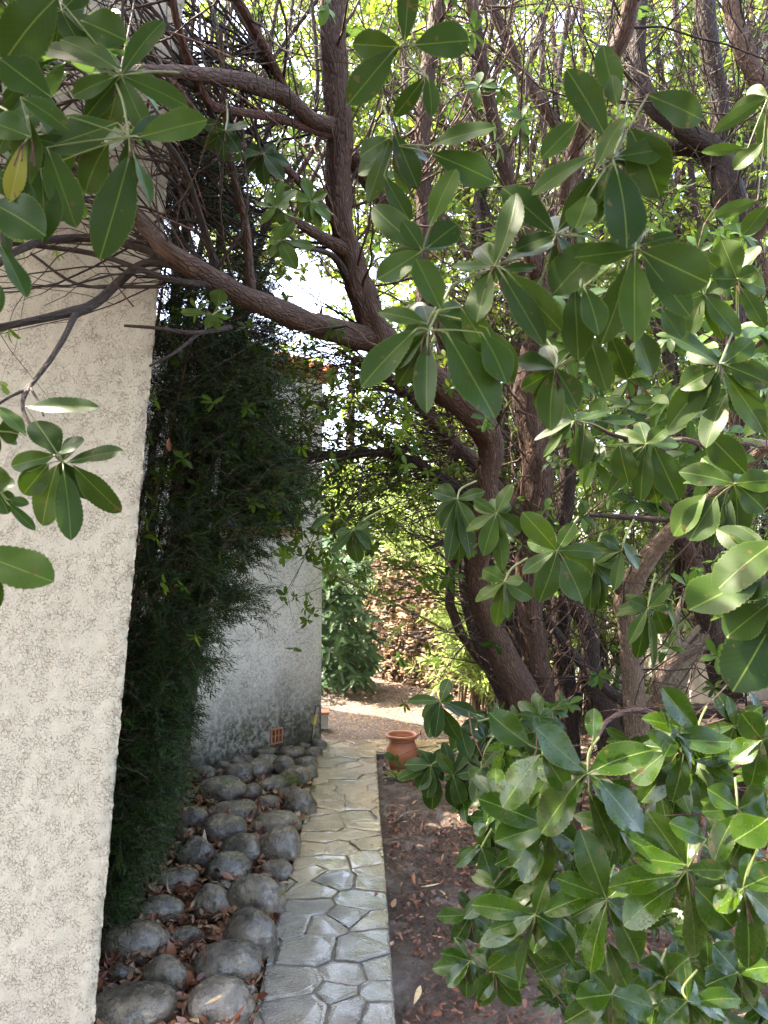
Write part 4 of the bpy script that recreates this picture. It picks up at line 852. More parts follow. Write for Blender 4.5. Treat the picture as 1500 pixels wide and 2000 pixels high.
# T1
t,d=twigs(T1,[limbs[i] for i in (1,3,9,10)],260,1.1,.0065,'bark',(.0,.02,.12),dirb=(0,.2,.5)); foliage(T1,t,d,.16,.085,'leaf_mid')
t,d=twigs(T1,[limbs[i] for i in (2,5,6,21,22,23,24,25)],230,1.05,.0055,'bark_dark',(-.06,.03,.07),spread=.6,dirb=(-.8,.2,.5)); foliage(T1,t,d,.06,.075,'leaf_mid')
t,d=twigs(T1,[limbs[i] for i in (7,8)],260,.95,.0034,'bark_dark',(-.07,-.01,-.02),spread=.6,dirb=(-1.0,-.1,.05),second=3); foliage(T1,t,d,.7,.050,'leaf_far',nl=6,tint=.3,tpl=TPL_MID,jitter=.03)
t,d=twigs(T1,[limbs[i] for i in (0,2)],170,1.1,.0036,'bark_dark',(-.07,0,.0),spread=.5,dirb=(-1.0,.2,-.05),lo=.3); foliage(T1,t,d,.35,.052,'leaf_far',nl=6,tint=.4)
# branch and leaf mass added out of view, shading near wall and front leaves
limb(T2,'branch',[(1245,900,4.1,20)]+[(1800,300,3.2,22),(2600,-900,1.9,24)],'bark',10,.1,90)
def over():
    c=[]
    while len(c)<3000:
        p=Vector((RNG.uniform(-2.0,3.4),RNG.uniform(-3.4,1.5),RNG.uniform(3.0,4.4)))
        if p.y>.6 and p.z<3.25: continue
        if mnoise.noise(p*1.3)>-.35: c.append(p)
    while len(c)<5200:  # added leaf bank behind the camera, unseen, holds back light
        p=Vector((RNG.uniform(-3.6,3.4),RNG.uniform(-3.9,-2.3),RNG.uniform(.2,5.2))); c.append(p)
    c=np.array(c); mb=MB(); rosettes(mb,TPL_LOW,c,unit(RNG.normal(0,.4,c.shape)+np.array([0,0,.9])),8,.12,.42,np.clip(RNG.normal(.3,.2,len(c)),0,1),.2,0); mb.build('foliage',M['leaf_mid'],T2)
over()
# T2 (lower right stays dark and leafy)
t,d=twigs(T2,l2[:12],280,1.1,.005,'bark_dark',(0,0,.05),spread=.8); foliage(T2,t,d,.22,.09,'leaf_mid')
t,d=twigs(T2,[l2[i] for i in (2,5,6,7,8,9,12)],340,1.1,.0055,'bark_dark',(0,.0,.10),spread=.7,dirb=(0,.2,.7)); foliage(T2,t,d,.10,.08,'leaf_mid')
for R_,l_,n in ((T3,l3,900),(T4,l4,950),(T5,l5,420)):
    t,d=twigs(R_,l_,n,1.25,.0042,'bark_dark',(0,.02,.10),second=2,spread=.9,jit=.27,dirb=(-.3 if R_ is T5 else 0,.1,.4),lo=.35)
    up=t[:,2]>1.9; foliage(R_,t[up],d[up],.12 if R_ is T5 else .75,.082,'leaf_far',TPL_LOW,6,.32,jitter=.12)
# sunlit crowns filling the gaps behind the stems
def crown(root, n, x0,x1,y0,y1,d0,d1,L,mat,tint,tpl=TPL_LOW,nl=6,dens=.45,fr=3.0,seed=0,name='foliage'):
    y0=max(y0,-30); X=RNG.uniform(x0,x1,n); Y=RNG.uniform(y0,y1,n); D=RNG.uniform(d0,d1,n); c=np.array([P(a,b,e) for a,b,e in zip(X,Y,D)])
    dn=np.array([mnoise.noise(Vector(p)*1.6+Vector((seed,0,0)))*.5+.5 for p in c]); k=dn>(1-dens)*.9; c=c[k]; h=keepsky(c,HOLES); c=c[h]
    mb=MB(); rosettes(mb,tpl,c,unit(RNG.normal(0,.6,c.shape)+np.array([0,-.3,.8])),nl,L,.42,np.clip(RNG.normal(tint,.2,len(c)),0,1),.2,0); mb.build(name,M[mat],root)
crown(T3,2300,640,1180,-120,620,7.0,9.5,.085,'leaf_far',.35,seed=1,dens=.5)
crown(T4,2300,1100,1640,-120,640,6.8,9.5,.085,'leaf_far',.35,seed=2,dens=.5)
#crown(T5,500,330,760,-120,330,6.4,8.5,.085,'leaf_far',.35,seed=3,dens=.5)

# ---------------------------------------------------------------- yew-like conifer by the near wall
Y1=thing('yew_shrub','dark narrow-needled conifer standing between the near wall corner and the white annexe','shrub',G(250,1790))
OUT=[(180,300),(250,385),(330,430),(450,480),(520,500),(620,520),(700,520),(800,525),(860,545),(905,560),(960,552),(1010,545),(1060,510),(1100,490),(1140,470),(1175,475),(1200,440),(1240,390),(1300,392),(1340,365),(1400,372),(1460,365),(1500,352),(1560,350),(1600,335),(1660,330),(1720,290),(1760,245),(1800,215),(1830,195)]
oy=[a for a,_ in OUT]; ox=[b for _,b in OUT]
mbst=MB(); n=34
base=G(215,1800)+np.array([-.05,.12,0]); tipsy=[]
for i in range(n):
    yt=RNG.uniform(150,1350); xr_=np.interp(yt,oy,ox); xl_=np.interp(yt,[0,2000],[320,150]); xt=xl_+(max(xr_-25,xl_+10)-xl_)*RNG.random(); dt=RNG.uniform(3.35,4.6)
    e=P(xt,yt,dt); b=base+np.array([RNG.normal(0,.10),RNG.normal(.15,.12),0]); m1=b*.62+e*.38+np.array([-.12,0,.12]); m2=b*.25+e*.75+np.array([-.05,0,.05])
    tube(mbst,[b,m1,m2,e],[.014,.011,.007,.003],7,5,.08,.1,0,i)
mbst.build('stem',M['bark_yew'],Y1)
def yewmesh(n, seed):
    r=np.random.default_rng(seed)
    y=r.uniform(40,1830,n*5); xr_=np.interp(y,oy,ox); xl=np.interp(y,[0,2000],[330,165]); f=r.random(n*5)**.8; x=xl+(xr_*(1+(.05*np.sin(y*.021+1)+.05*np.sin(y*.055))*(y>1100)+r.normal(0,.015,n*5))-xl)*f; d=r.uniform(3.15,4.55,n*5)
    c=np.array([P(a,b,e) for a,b,e in zip(x,y,d)]); dn=np.array([mnoise.noise(Vector((a*.013,b*.009,e*1.7+seed)))*.5+.5 for a,b,e in zip(x,y,d)])
    thr=np.interp(y,[0,480,620,760,900,1100,1300,1600,1830],[.50,.50,.46,.42,.38,.40,.36,.32,.28])+np.where((x<350)&(y>1200),-.1,0)
    k=(dn>thr)&(c[:,2]>.05); return c[k][:n],x[k][:n],f[k][:n]
ox=[v_-(22 if a_<1450 else 55)*(a_>1080) for a_,v_ in OUT]
c,xx,ff=yewmesh(6800,4)
ce=np.array([P(rr.uniform(430,548),rr.uniform(860,1015),rr.uniform(3.6,4.4)) for _ in range(420)]+[P(rr.uniform(400,500),rr.uniform(640,860),rr.uniform(3.6,4.4)) for _ in range(250)]); c=np.concatenate([c,ce]); ff=np.concatenate([ff,np.full(len(ce),.8)])
n=len(c); dirs=unit(np.stack([RNG.normal(.35,.5,n)+ff*.3,RNG.normal(-.25,.45,n),RNG.normal(.0,.35,n)],-1)); Lb=RNG.uniform(.10,.22,n)
K=7; PP,RR=grow(c,dirs,Lb,.0016,K,.10,(0,0,-.05)); mb=MB(); ribbons(mb,PP,RR,3,None,0)
nb=32; f=np.linspace(.02,1,nb); idx=(f*(K-1)); i0=np.minimum(idx.astype(int),K-2); fr=(idx-i0)[None,:,None]
B=PP[:,i0]*(1-fr)+PP[:,i0+1]*fr; Tg=unit(PP[:,i0+1]-PP[:,i0]); ang=np.arange(nb)*2.4+RNG.random((n,1))*6
u=unit(np.cross(Tg,[0,0,1.])); v=np.cross(Tg,u); rad=np.cos(ang)[...,None]*u+np.sin(ang)[...,None]*v*.6
D=unit(rad+Tg*(.55+.7*f[None,:,None])+np.array([0,0,.05])); 
mbn=MB(); leaves(mbn,TPL_NEEDLE,B.reshape(-1,3),D.reshape(-1,3),np.cross(D,Tg).reshape(-1,3)+np.array([0,-.2,.6]),RNG.uniform(.022,.038,n*nb),.15,.25,0,0,0,(np.clip(RNG.normal(.25,.2,n),0,1)[:,None]+.55*f[None,:]**2).ravel()*.9)
mb.build('twigs',M['bark_yew'],Y1); mbn.build('foliage',M['needle'],Y1)
mb=MB(); p=P(330,855,3.1); leaves(mb,TPL_MID,[p],[[-.05,0,-1]],[[.2,-1,0]],.055,.38,.3,.6,.1,0,.5); tag(mb.build('fallen_leaf',M['litter'],None,True,p),'curled dry brown leaf caught hanging in the dark conifer','fallen leaf')

# ---------------------------------------------------------------- oleanders, fig, pines behind
def oleander(label, base, targets, n_leafstems, tint, Lm=.13, seed=0, fol=True):
    root=thing('oleander',label,'shrub',base); mb=MB(); qs=[]
    for i,(x,y,d) in enumerate(targets):
        e=P(x,y,d); b=np.array(base)+np.array([RNG.normal(0,.12),RNG.normal(0,.12),0]); m=b*.5+e*.5+np.array([(b-e)[0]*.12,0,.12+.1*RNG.random()])
        q,rq=tube(mb,[b,b*.75+m*.25+np.array([0,0,.05]),m,e],[.022,.018,.013,.006],7,6,.05,.4,0,i); qs.append((q,rq))
    mb.build('cane',M['bark_ole'],root)
    mb2=MB(); ml=MB(); 
    for q,rq in qs:
        k=max(3,n_leafstems//len(qs)); p,T,_=along(q,rq,k,.35,1.0); PP,RR=grow(p,unit(T+RNG.normal(0,.45,(k,3))+np.array([0,0,.15])),RNG.uniform(.2,.5,k),.0035,6,.12,(0,0,.05)); ribbons(mb2,PP,RR,4)
        for j in (2,3,4,5):
            cN=PP[:,j]; ax=unit(PP[:,j]-PP[:,j-1]); rosettes(ml,TPL_OLE,cN,ax,3 if j<5 else 7,Lm,.15,np.clip(RNG.normal(tint,.2,k),0,1),.18,0,(25,70) if j<5 else (10,60),.3,.15)
    mb2.build('twigs',M['bark_ole'],root); ml.build('foliage',M['leaf_ole'],root); return root
def rt(n,x0,x1,y0,y1,d0,d1): return [(rr.uniform(x0,x1),rr.uniform(y0,y1),rr.uniform(d0,d1)) for _ in range(n)]
oleander('tall sunlit oleander leaning left over the stone wall, narrow pale leaves',G(960,1375),rt(16,680,880,860,1020,7.6,9.2)+[(612,1105,6.4),(640,1010,7.4),(660,960,7.6)],420,.75)
oleander('low bright oleander in front of the ochre wall, behind the terracotta pot',G(930,1392),rt(14,870,980,1120,1330,7.0,8.2),300,.7)
oleander('sunlit oleander seen between the two main brown trunks',G(1010,1390),rt(14,880,1080,820,1250,7.2,8.8),330,.7)
oleander('oleander of many pale canes right of the main trunks',G(1140,1400),rt(22,1020,1230,700,1250,6.6,8.4),420,.6)
oleander('oleander behind the pale peeling trunk, rising beside the rendered wall',G(1260,1410),rt(20,1180,1400,620,1200,6.2,8.0),420,.6)
oleander('oleander with drooping long leaves against the rendered wall at the right edge',G(1420,1420),rt(18,1340,1560,500,1300,5.4,7.4),320,.55,.15)
def pine_bits(root):
    pass
pt=thing('pine_tree','distant pine with a pale sunlit pinkish trunk seen through the branches above the stone wall','tree',P(930,1320,11.5))
limb(pt,'trunk',[(945,1300,11.5,36),(915,1080,11.5,33),(893,950,11.5,31),(876,860,11.5,28),(858,790,11.5,24),(835,700,11.5,20),(800,600,11.5,14)],'bark_pale',16,.1,80)
# far tree mass behind the yard wall
def far_tree(label,x,base_y,d,top,wd,tint,n,mat='leaf_far'):
    root=thing('tree',label,'tree',P(x,1330,d)); limb(root,'trunk',[(x,1330,d,16),(x+8,1100,d,13),(x-6,900,d,10),(x,700,d,6)],'bark',8,.1,x)
    X=RNG.normal(x,wd,n); Yy=top+(base_y-top)*RNG.beta(1.6,1.5,n); D=RNG.normal(d,.9,n); c=np.array([P(a,b,e) for a,b,e in zip(X,Yy,D)]); h=keepsky(c,HOLES[:6]); c=c[h]
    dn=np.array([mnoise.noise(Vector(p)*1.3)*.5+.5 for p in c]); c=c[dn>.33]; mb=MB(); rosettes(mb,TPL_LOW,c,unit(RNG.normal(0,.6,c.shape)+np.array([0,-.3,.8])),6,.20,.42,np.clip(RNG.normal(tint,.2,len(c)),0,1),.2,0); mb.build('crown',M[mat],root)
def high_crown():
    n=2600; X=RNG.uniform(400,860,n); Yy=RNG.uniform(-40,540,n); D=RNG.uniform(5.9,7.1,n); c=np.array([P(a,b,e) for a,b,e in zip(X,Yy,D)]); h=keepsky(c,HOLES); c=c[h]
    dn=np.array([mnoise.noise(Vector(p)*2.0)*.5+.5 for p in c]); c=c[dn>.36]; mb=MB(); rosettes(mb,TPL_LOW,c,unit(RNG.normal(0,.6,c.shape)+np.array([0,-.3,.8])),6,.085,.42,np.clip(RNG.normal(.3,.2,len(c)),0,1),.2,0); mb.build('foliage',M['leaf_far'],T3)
high_crown()
def left_shade_crown():  # leaves added out of view to block direct sun on the left sprays
    n=900; c=np.stack([RNG.uniform(-3.4,-1.35,n),RNG.uniform(.1,2.4,n),RNG.uniform(3.3,4.6,n)],-1); mb=MB(); rosettes(mb,TPL_LOW,c,unit(RNG.normal(0,.4,c.shape)+np.array([0,0,.9])),7,.09,.42,np.clip(RNG.normal(.4,.2,n),0,1),.2,0); mb.build('foliage',M['leaf_mid'],T1)
left_shade_crown()
far_tree('far bushy tree rising behind the stone wall above the fig',690,1080,12.5,900,75,.5,600)
far_tree('far bushy tree behind the pale pine trunk',900,1120,13.0,300,130,.55,1100)
far_tree('far bushy tree behind the trunks in the centre right',1080,1150,12.5,60,150,.5,1500)
far_tree('far bushy tree behind the oleanders at right',1300,1150,12,0,170,.55,1700)
far_tree('far bushy tree beyond the rendered wall at the right edge',1500,1150,11,-60,150,.55,1300)
# fig bush: lobed leaves
def fig_leaf_tpl():
    import math as m_
    ol=[]; lob=[(-2.0,.42),(-1.15,.62),(0,.95),(1.15,.62),(2.0,.42)]; a=np.linspace(-2.6,2.6,41)
    r=np.full(41,.25)
    for la,lr in lob: r=np.maximum(r,.25+(lr-.25)*np.exp(-((a-la)/.27)**2*1.0)*1.02)
    x=np.cos(a)*r+.28; y=np.sin(a)*r
    X=np.concatenate([[.28],x]); Yv=np.concatenate([[0],y]); V=np.concatenate([[0],np.ones(41)*.9]); q=[]
    for i in range(0,40,2): q.append([0,1+i,2+i,3+i])
    return X,Yv,V,np.array(q)
TPL_FIG=fig_leaf_tpl()
fg=thing('fig_tree','dense blue-green fig bush with lobed leaves between the annexe corner and the rubble wall','tree',G(660,1345))
mb=MB(); 
for i in range(9):
    e=P(rr.uniform(590,725),rr.uniform(1070,1280),rr.uniform(9.2,10)); b=G(650+rr.uniform(-25,25),1345); tube(mb,[b,(b+e)/2+np.array([0,0,.1]),e],[.03,.02,.008],7,5,.05,.4,0,i)
mb.build('branch',M['bark_pale'],fg)
mb=MB(); n=620; yv=RNG.uniform(1045,1335,n); xr_=np.interp(yv,[1045,1080,1130,1160,1200,1260,1300,1335],[700,712,712,688,708,722,728,705]); xv=560+(xr_-560)*RNG.random(n)**.7; dv=RNG.uniform(8.9,10.1,n)
c=np.array([P(a,b,e) for a,b,e in zip(xv,yv,dv)]); c=c[c[:,2]>.02]; n=len(c)
d_=np.stack([RNG.normal(.2,.6,n),RNG.normal(-.5,.35,n),RNG.normal(-.35,.3,n)],-1)
leaves(mb,TPL_FIG,c,d_,np.stack([RNG.normal(.1,.3,n),RNG.normal(-.6,.25,n),RNG.normal(.7,.2,n)],-1),RNG.uniform(.14,.24,n),.95,.22,.12,0,0,RNG.random(n)); mb.build('foliage',M['leaf_fig'],fg)
# low sprout at the pot, green sprigs on boulders
def sprig(label,px_,py_,h,n,L,spread,name='seedling',mat='leaf_ole',W=.14,t=.2):
    b=G(px_,py_,h); mb=MB(); k=n; a=RNG.uniform(0,6.28,k); d=np.stack([np.cos(a)*spread,np.sin(a)*spread,np.ones(k)],-1); leaves(mb,TPL_OLE,b+RNG.normal(0,.01,(k,3))*np.array([1,1,0]),d,np.stack([-np.cos(a),-np.sin(a),np.ones(k)*.5],-1),RNG.uniform(.6,1,k)*L,W,.5,.2,0,0,t); tag(mb.build(name,M[mat],None,True,b),label,'plant')
sprig('small dark palm-like seedling in front of the terracotta pot',778,1522,0,16,.17,1.3)
def moss(label,px_,py_,h,n=60):
    b=G(px_,py_,h); mb=MB(); c=b+RNG.normal(0,.035,(n,3))*np.array([1.2,1,.6]); rosettes(mb,TPL_LOW,c,np.tile([0,0,1.],(n,1)),4,.018,.5,.8,.2,0); tag(mb.build('seedling',M['leaf_far'],None,True,b),label,'plant')
moss('tiny bright green weed growing on the mossy boulder',568,1522,.16); moss('tiny yellow-green weed between boulders near the conifer',388,1570,.05,25); moss('weed tuft between the last boulders at the path edge',608,1538,.06,25)

# ---------------------------------------------------------------- hand-placed leaf sprays in front
def spray(root, cx, cy, d, tips, mat='leaf_near', tint=.45, stem=None, r=1.9, back=4):
    """a whorl of leaves: centre pixel, distance, leaf tips (x, y, width[, base x, base y])"""
    c=P(cx,cy,d); base=[];tp=[];wd=[]
    for i,t_ in enumerate(tips):
        bx,by=(t_[3],t_[4]) if len(t_)>3 else (cx,cy)
        dz=rr.uniform(-.012,.012)-.0035*i; l=math.hypot(t_[0]-bx,t_[1]-by)*d/F
        base.append(P(bx,by,d+dz*.3-.002*i)); tp.append(P(t_[0],t_[1],d+dz-l*rr.uniform(-.25,.3))); wd.append(t_[2]*rr.uniform(.92,1.08)*d/F)
    base=np.array(base); tp=np.array(tp); dd=tp-base; L=np.linalg.norm(dd,axis=1); n=len(L)
    vw=unit(CAM-base); nr=vw*.9+np.array([0,-.1,.55])+RNG.normal(0,.28,(n,3))
    mb=MB(); leaves(mb,TPL_HERO,base,dd,nr,L*1.03,np.array(wd)/L,RNG.uniform(.02,.22,n),RNG.uniform(.05,.3,n),RNG.normal(0,.06,n),.035,np.clip(tint+RNG.normal(0,.16,n),0,1),0)
    if back:
        k=back; a=RNG.uniform(0,6.28,k); ln=float(np.median(L)); b=np.tile(P(cx,cy,d+.03),(k,1)); 
        dk=np.stack([np.cos(a),np.full(k,.5),np.sin(a)-.3],-1); leaves(mb,TPL_HERO,b,dk,np.tile(vw[0]+np.array([0,0,.4]),(k,1))+RNG.normal(0,.3,(k,3)),ln*RNG.uniform(.7,1,k),RNG.uniform(.38,.46,k),.2,.2,0,.03,np.clip(tint-.15+RNG.normal(0,.15,k),0,1),0)
    # petioles / stem tip
    for i in range(n):
        m=(base[i]+c)/2+np.array([0,0,.002]); 
        if np.linalg.norm(base[i]-c)>.004: tube(mb,[c,m,base[i]],[.0013,.0010,.0009],5,2,0,.5,1)
        q=base[i]+dd[i]*.16; tube(mb,[base[i],(base[i]+q)/2,q],[.0013,.0011,.0004],5,2,0,.5,1)
    st=stem if stem else [(cx+rr.uniform(-10,10),cy-25),(cx+rr.uniform(-25,25),cy-60)]
    pts=[c]+[P(a,b,d+.03*(i+1)) for i,(a,b) in enumerate(st)]
    tube(mb,pts,[r*d/F]+[r*1.2*d/F]*(len(pts)-1),7,4,.05,.5,1)
    # spent flower stalks
    for _ in range(2):
        e=c+np.array([RNG.normal(0,.008),-.012,-.03-.015*RNG.random()]); tube(mb,[c,(c+e)/2+np.array([RNG.normal(0,.004),0,.004]),e],[.0011,.0010,.0014],5,3,.2,.5,2)
    mb.build('leaf_spray',[M[mat],M['green_stem'],M['bark_red']],root)
N_='leaf_near'; W_='leaf_wet'
SP=[
# upper left
(T1,237,148,1.12,[(310,22,46),(72,70,50,232,138),(243,72,78,158,40),(366,195,48),(284,255,42),(165,225,38),(140,180,36,225,150),(0,115,78,100,190),(0,95,85,112,-5),(130,60,50,235,140)],N_,.42,[(300,140),(350,142)]),
(T1,252,268,1.05,[(92,288,80,230,240),(150,365,62,212,278),(300,386,34,262,306),(203,494,82,254,300),(400,232,62,272,268),(148,430,66,92,288),(97,465,72,80,330),(20,240,50,90,215)],N_,.46,[(240,200),(225,160)]),
(T1,60,268,1.0,[(-15,235,62),(45,340,60,55,225),(130,235,46,40,190),(20,385,52,48,278)],N_,.5,[(20,220),(-20,200)]),
(T1,0,420,1.0,[(88,445,84,-20,395),(60,395,50,-20,330),(52,568,46,0,478),(5,600,30,-20,540)],N_,.36,[(-20,400),(-60,380)]),
(T1,120,20,1.25,[(180,-30,50),(60,-20,60),(150,90,50),(30,50,55),(200,60,40)],N_,.3,None),
(T1,60,150,1.3,[(20,260,60),(120,270,60),(130,330,60,90,260),(60,380,60,50,300),(0,300,50)],N_,.28,None),
# left rosette before the wall
(T1,122,902,1.30,[(178,787,40,50,795),(70,815,58,115,890),(158,862,38,115,885),(18,910,38,108,889),(228,872,38,130,904),(45,965,50,95,905),(72,1020,60,112,908),(145,1045,56,124,918),(232,1000,52,142,908)],N_,.36,[(100,870),(80,840)]),
(T1,-8,842,1.15,[(36,842,48),(3,790,42,52,852),(-10,960,60,-20,900)],'leaf_near',.75,[(-30,820),(-60,800)]),
(T1,-12,950,1.2,[(25,945,34),(20,1000,44),(64,1030,24,14,982),(55,985,22,14,975)],N_,.4,[(-30,930),(-60,900)]),
(T1,-60,1080,1.0,[(96,1136,96,-55,1075)],N_,.75,[(-80,1060),(-120,1040)]),
# top middle
(T1,782,92,1.15,[(690,85,52),(918,78,76,810,88),(683,196,62,770,96),(800,-40,42,790,84),(775,226,36,830,150),(852,217,34,835,150)],N_,.34,[(800,130),(830,150)]),
(T1,770,285,1.2,[(962,240,58,837,285),(968,346,70,843,300),(815,362,50,768,256),(720,392,52,765,262),(796,432,42,750,342),(700,300,40,760,270)],N_,.28,[(765,250),(750,210)]),
(T1,825,490,1.1,[(718,402,56),(880,326,52,840,442),(893,432,58,835,484),(740,545,50),(790,430,40)],N_,.4,[(800,500),(760,520)]),
(T1,966,520,1.02,[(1080,455,60,985,512),(885,520,36),(1050,522,30,975,526),(925,622,60,958,532),(1095,642,62,990,530),(1060,666,56,980,534),(1030,378,50)],N_,.5,[(1020,500),(1080,480)]),
(T1,845,612,1.02,[(815,508,58,862,606),(945,625,58,860,622),(742,600,40,835,633),(925,700,50),(1000,745,60,950,640),(960,690,50,900,600)],N_,.5,[(880,560),(950,530)]),
(T1,838,645,.98,[(700,741,62,815,642),(965,804,92,872,650),(830,801,50,835,662),(1000,738,66,940,650)],N_,.40,[(850,620),(880,560)]),
(T2,1086,458,1.05,[(1162,352,56,1090,450),(985,362,68,1083,455),(1185,345,60,1112,456),(1078,560,92,1182,472),(1130,695,66,1122,562),(1010,480,40),(1000,620,70,1060,540)],N_,.46,[(1120,440),(1180,420)]),
(T2,1242,488,1.0,[(1190,672,60,1228,512),(1320,452,30,1250,480),(1380,552,100,1252,490),(1346,613,68,1256,500),(1236,656,60,1240,500),(1132,502,44),(1180,640,54,1140,560)],N_,.45,[(1240,450),(1235,400)]),
(T2,1196,312,1.0,[(1116,130,68,1185,270),(1165,82,50,1210,208),(1190,148,32,1207,210),(1060,304,50,1130,234),(1380,228,62,1265,186),(1302,372,92,1228,250),(1306,290,48,1205,306),(1037,355,52,1160,306),(1213,222,46,1165,328),(1248,470,86,1200,320),(1130,440,60,1150,380)],N_,.36,[(1215,260),(1225,200)]),
(T2,1085,720,1.15,[(1060,830,56),(1130,790,50),(1180,760,50,1150,650),(1230,740,52,1190,650),(1010,700,50),(1280,730,58,1240,640),(1330,660,50,1290,600)],N_,.4,None),
# right middle
(T2,1405,712,1.42,[(1508,745,52,1418,714),(1505,838,60,1412,726),(1320,648,62),(1478,664,46,1414,710),(1300,820,60,1398,727),(1356,802,54,1404,726),(1330,752,52,1398,722),(1370,860,54,1420,770)],N_,.42,[(1415,690),(1430,650)]),
(T2,1440,545,1.6,[(1500,560,42),(1408,470,56),(1475,475,46),(1497,632,36,1445,560),(1395,545,44),(1375,505,34,1408,530),(1480,530,40)],N_,.55,[(1440,600),(1445,680)]),
(T2,1375,575,1.5,[(1412,660,30,1374,572),(1340,650,40),(1440,655,52),(1330,590,40),(1360,520,30)],N_,.55,None),
(T2,1500,190,1.5,[(1397,252,30,1500,190),(1375,292,22,1460,290),(1436,325,40,1490,280),(1500,300,40),(1455,458,36,1500,400),(1400,420,30,1480,390)],N_,.85,[(1540,180),(1560,170)]),
(T2,1122,822,1.75,[(1045,850,20),(1062,888,22),(1100,780,24),(1136,912,46,1142,826),(1240,818,26,1166,822),(1190,800,24),(1160,940,36)],N_,.42,[(1160,830),(1200,850)]),
(T2,1262,868,1.75,[(1325,972,62,1276,870),(1290,985,48,1255,885),(1222,940,46,1210,868),(1155,900,40,1180,870),(1245,975,40),(1330,860,40),(1300,835,36),(1190,960,32)],N_,.42,[(1300,860),(1330,858)]),
(T2,1435,945,1.55,[(1333,912,52),(1392,855,60,1460,928),(1305,1035,56,1380,965),(1385,1060,60,1420,960),(1345,1050,70,1400,970),(1500,990,56),(1450,1050,56),(1510,930,50)],N_,.38,[(1460,930),(1500,920)]),
(T2,1500,1090,1.25,[(1390,1135,92,1520,1055),(1357,1192,100,1482,1118),(1445,1150,80,1540,1110),(1440,1342,112,1515,1205),(1470,1215,70,1560,1180),(1420,1240,80,1500,1180)],N_,.32,[(1540,1060),(1580,1040)]),
(T2,1510,1290,1.3,[(1475,1330,80,1530,1230),(1460,1270,60,1520,1230)],N_,.5,None),
(T2,1088,1076,1.75,[(1028,1004,52),(1020,1112,32),(1157,1132,62,1096,1078),(1062,1176,46),(1142,1168,62,1098,1088),(1180,1070,32),(1120,1020,30)],N_,.48,[(1100,1050),(1130,1010)]),
(T2,985,1136,2.2,[(930,1172,32),(945,1110,32),(1040,1168,40),(965,1225,34),(1005,1205,36),(1020,1130,30)],N_,.5,[(1000,1110),(1030,1090)]),
(T2,970,1003,2.1,[(910,1030,26),(995,945,30),(1020,1040,40),(925,975,24),(965,1060,40),(985,1110,34),(940,1080,34)],N_,.48,[(990,1010),(1020,1030)]),
(T1,893,975,2.6,[(865,1030,34),(880,1092,36),(905,1098,40),(930,1080,34),(845,960,26),(945,960,26),(920,1040,36)],N_,.15,[(900,955),(930,940)]),
(T1,690,1035,2.4,[(655,1040,18),(690,1100,34),(712,1075,28),(730,1065,24),(650,1080,16),(720,1020,18),(610,1030,18,650,1000)],N_,.15,[(720,1010),(760,990)]),
(T2,1160,1100,2.5,[(1120,1150,34),(1200,1140,34),(1180,1190,34),(1150,1190,34),(1225,1100,30)],N_,.3,None),
(T2,1265,1190,2.3,[(1205,1195,24),(1235,1170,28),(1310,1180,24),(1300,1240,38,1280,1190),(1330,1230,22,1300,1180),(1250,1290,30,1260,1200),(1285,1300,26),(1225,1250,24),(1310,1140,24)],N_,.36,[(1270,1160),(1280,1120)]),
(T2,1215,1075,2.4,[(1180,1045,30),(1200,1150,26),(1250,1110,40,1215,1060),(1150,1065,24)],N_,.34,None),
# lower right foreground
(T2,1148,1512,1.2,[(955,1402,58,1036,1456),(1050,1432,70,1140,1505),(980,1572,78,1055,1474),(1110,1546,52,1060,1470),(1268,1632,84,1165,1520),(1160,1385,34,1158,1446),(1052,1620,78,1132,1522),(1260,1445,64),(1202,1664,58,1150,1545)],W_,.42,[(1150,1470),(1170,1440)]),
(T2,1068,1612,1.3,[(950,1560,60),(970,1640,60),(1125,1645,50),(1042,1742,54,1072,1622),(1000,1690,60),(1020,1720,50,1060,1640)],W_,.36,None),
(T2,1185,1757,1.18,[(1235,1710,40),(1062,1768,46,1170,1745),(1090,1715,46,1180,1750),(1135,1634,64),(1140,1893,58,1184,1770),(1262,1872,62,1192,1770),(1225,1935,50,1185,1840),(1250,1800,50)],W_,.38,[(1190,1720),(1200,1690)]),
(T2,1046,1787,1.2,[(925,1762,50),(960,1815,40),(1060,1730,30),(1125,1884,54,1056,1786),(1005,1926,54,1044,1800),(940,1850,40),(1110,1820,50)],W_,.36,[(1075,1782),(1110,1770)]),
(T2,1342,1700,1.15,[(1270,1592,64,1340,1692),(1195,1717,58,1325,1712),(1212,1790,64,1322,1728),(1435,1812,64,1356,1730),(1416,1696,40),(1368,1878,60,1344,1725),(1225,1637,56,1318,1690),(1320,1610,48,1380,1640),(1240,1670,56,1340,1690)],W_,.52,[(1360,1660),(1370,1640)]),
(T2,1452,1735,1.12,[(1418,1710,38),(1475,1888,60,1455,1750),(1530,1800,60),(1530,1690,56),(1440,1640,66,1500,1600),(1400,1780,40)],W_,.55,[(1460,1700),(1480,1660)]),
(T2,1440,1580,1.25,[(1380,1670,60,1440,1590),(1375,1585,34),(1430,1690,66,1470,1590),(1500,1560,56),(1500,1640,60),(1385,1540,56)],W_,.48,None),
(T2,1490,1445,1.4,[(1425,1480,50),(1450,1400,50),(1500,1520,56),(1530,1430,50),(1460,1540,40)],W_,.42,None),
(T2,1360,1430,1.55,[(1295,1350,54,1365,1430),(1360,1470,50,1440,1475),(1270,1400,44),(1330,1445,56,1440,1450)],W_,.34,[(1370,1400),(1380,1380)]),
(T2,1330,1470,1.5,[(1260,1570,52,1320,1475),(1300,1560,56,1330,1480),(1320,1565,40,1335,1475),(1230,1520,56,1300,1470),(1270,1430,30)],W_,.46,None),
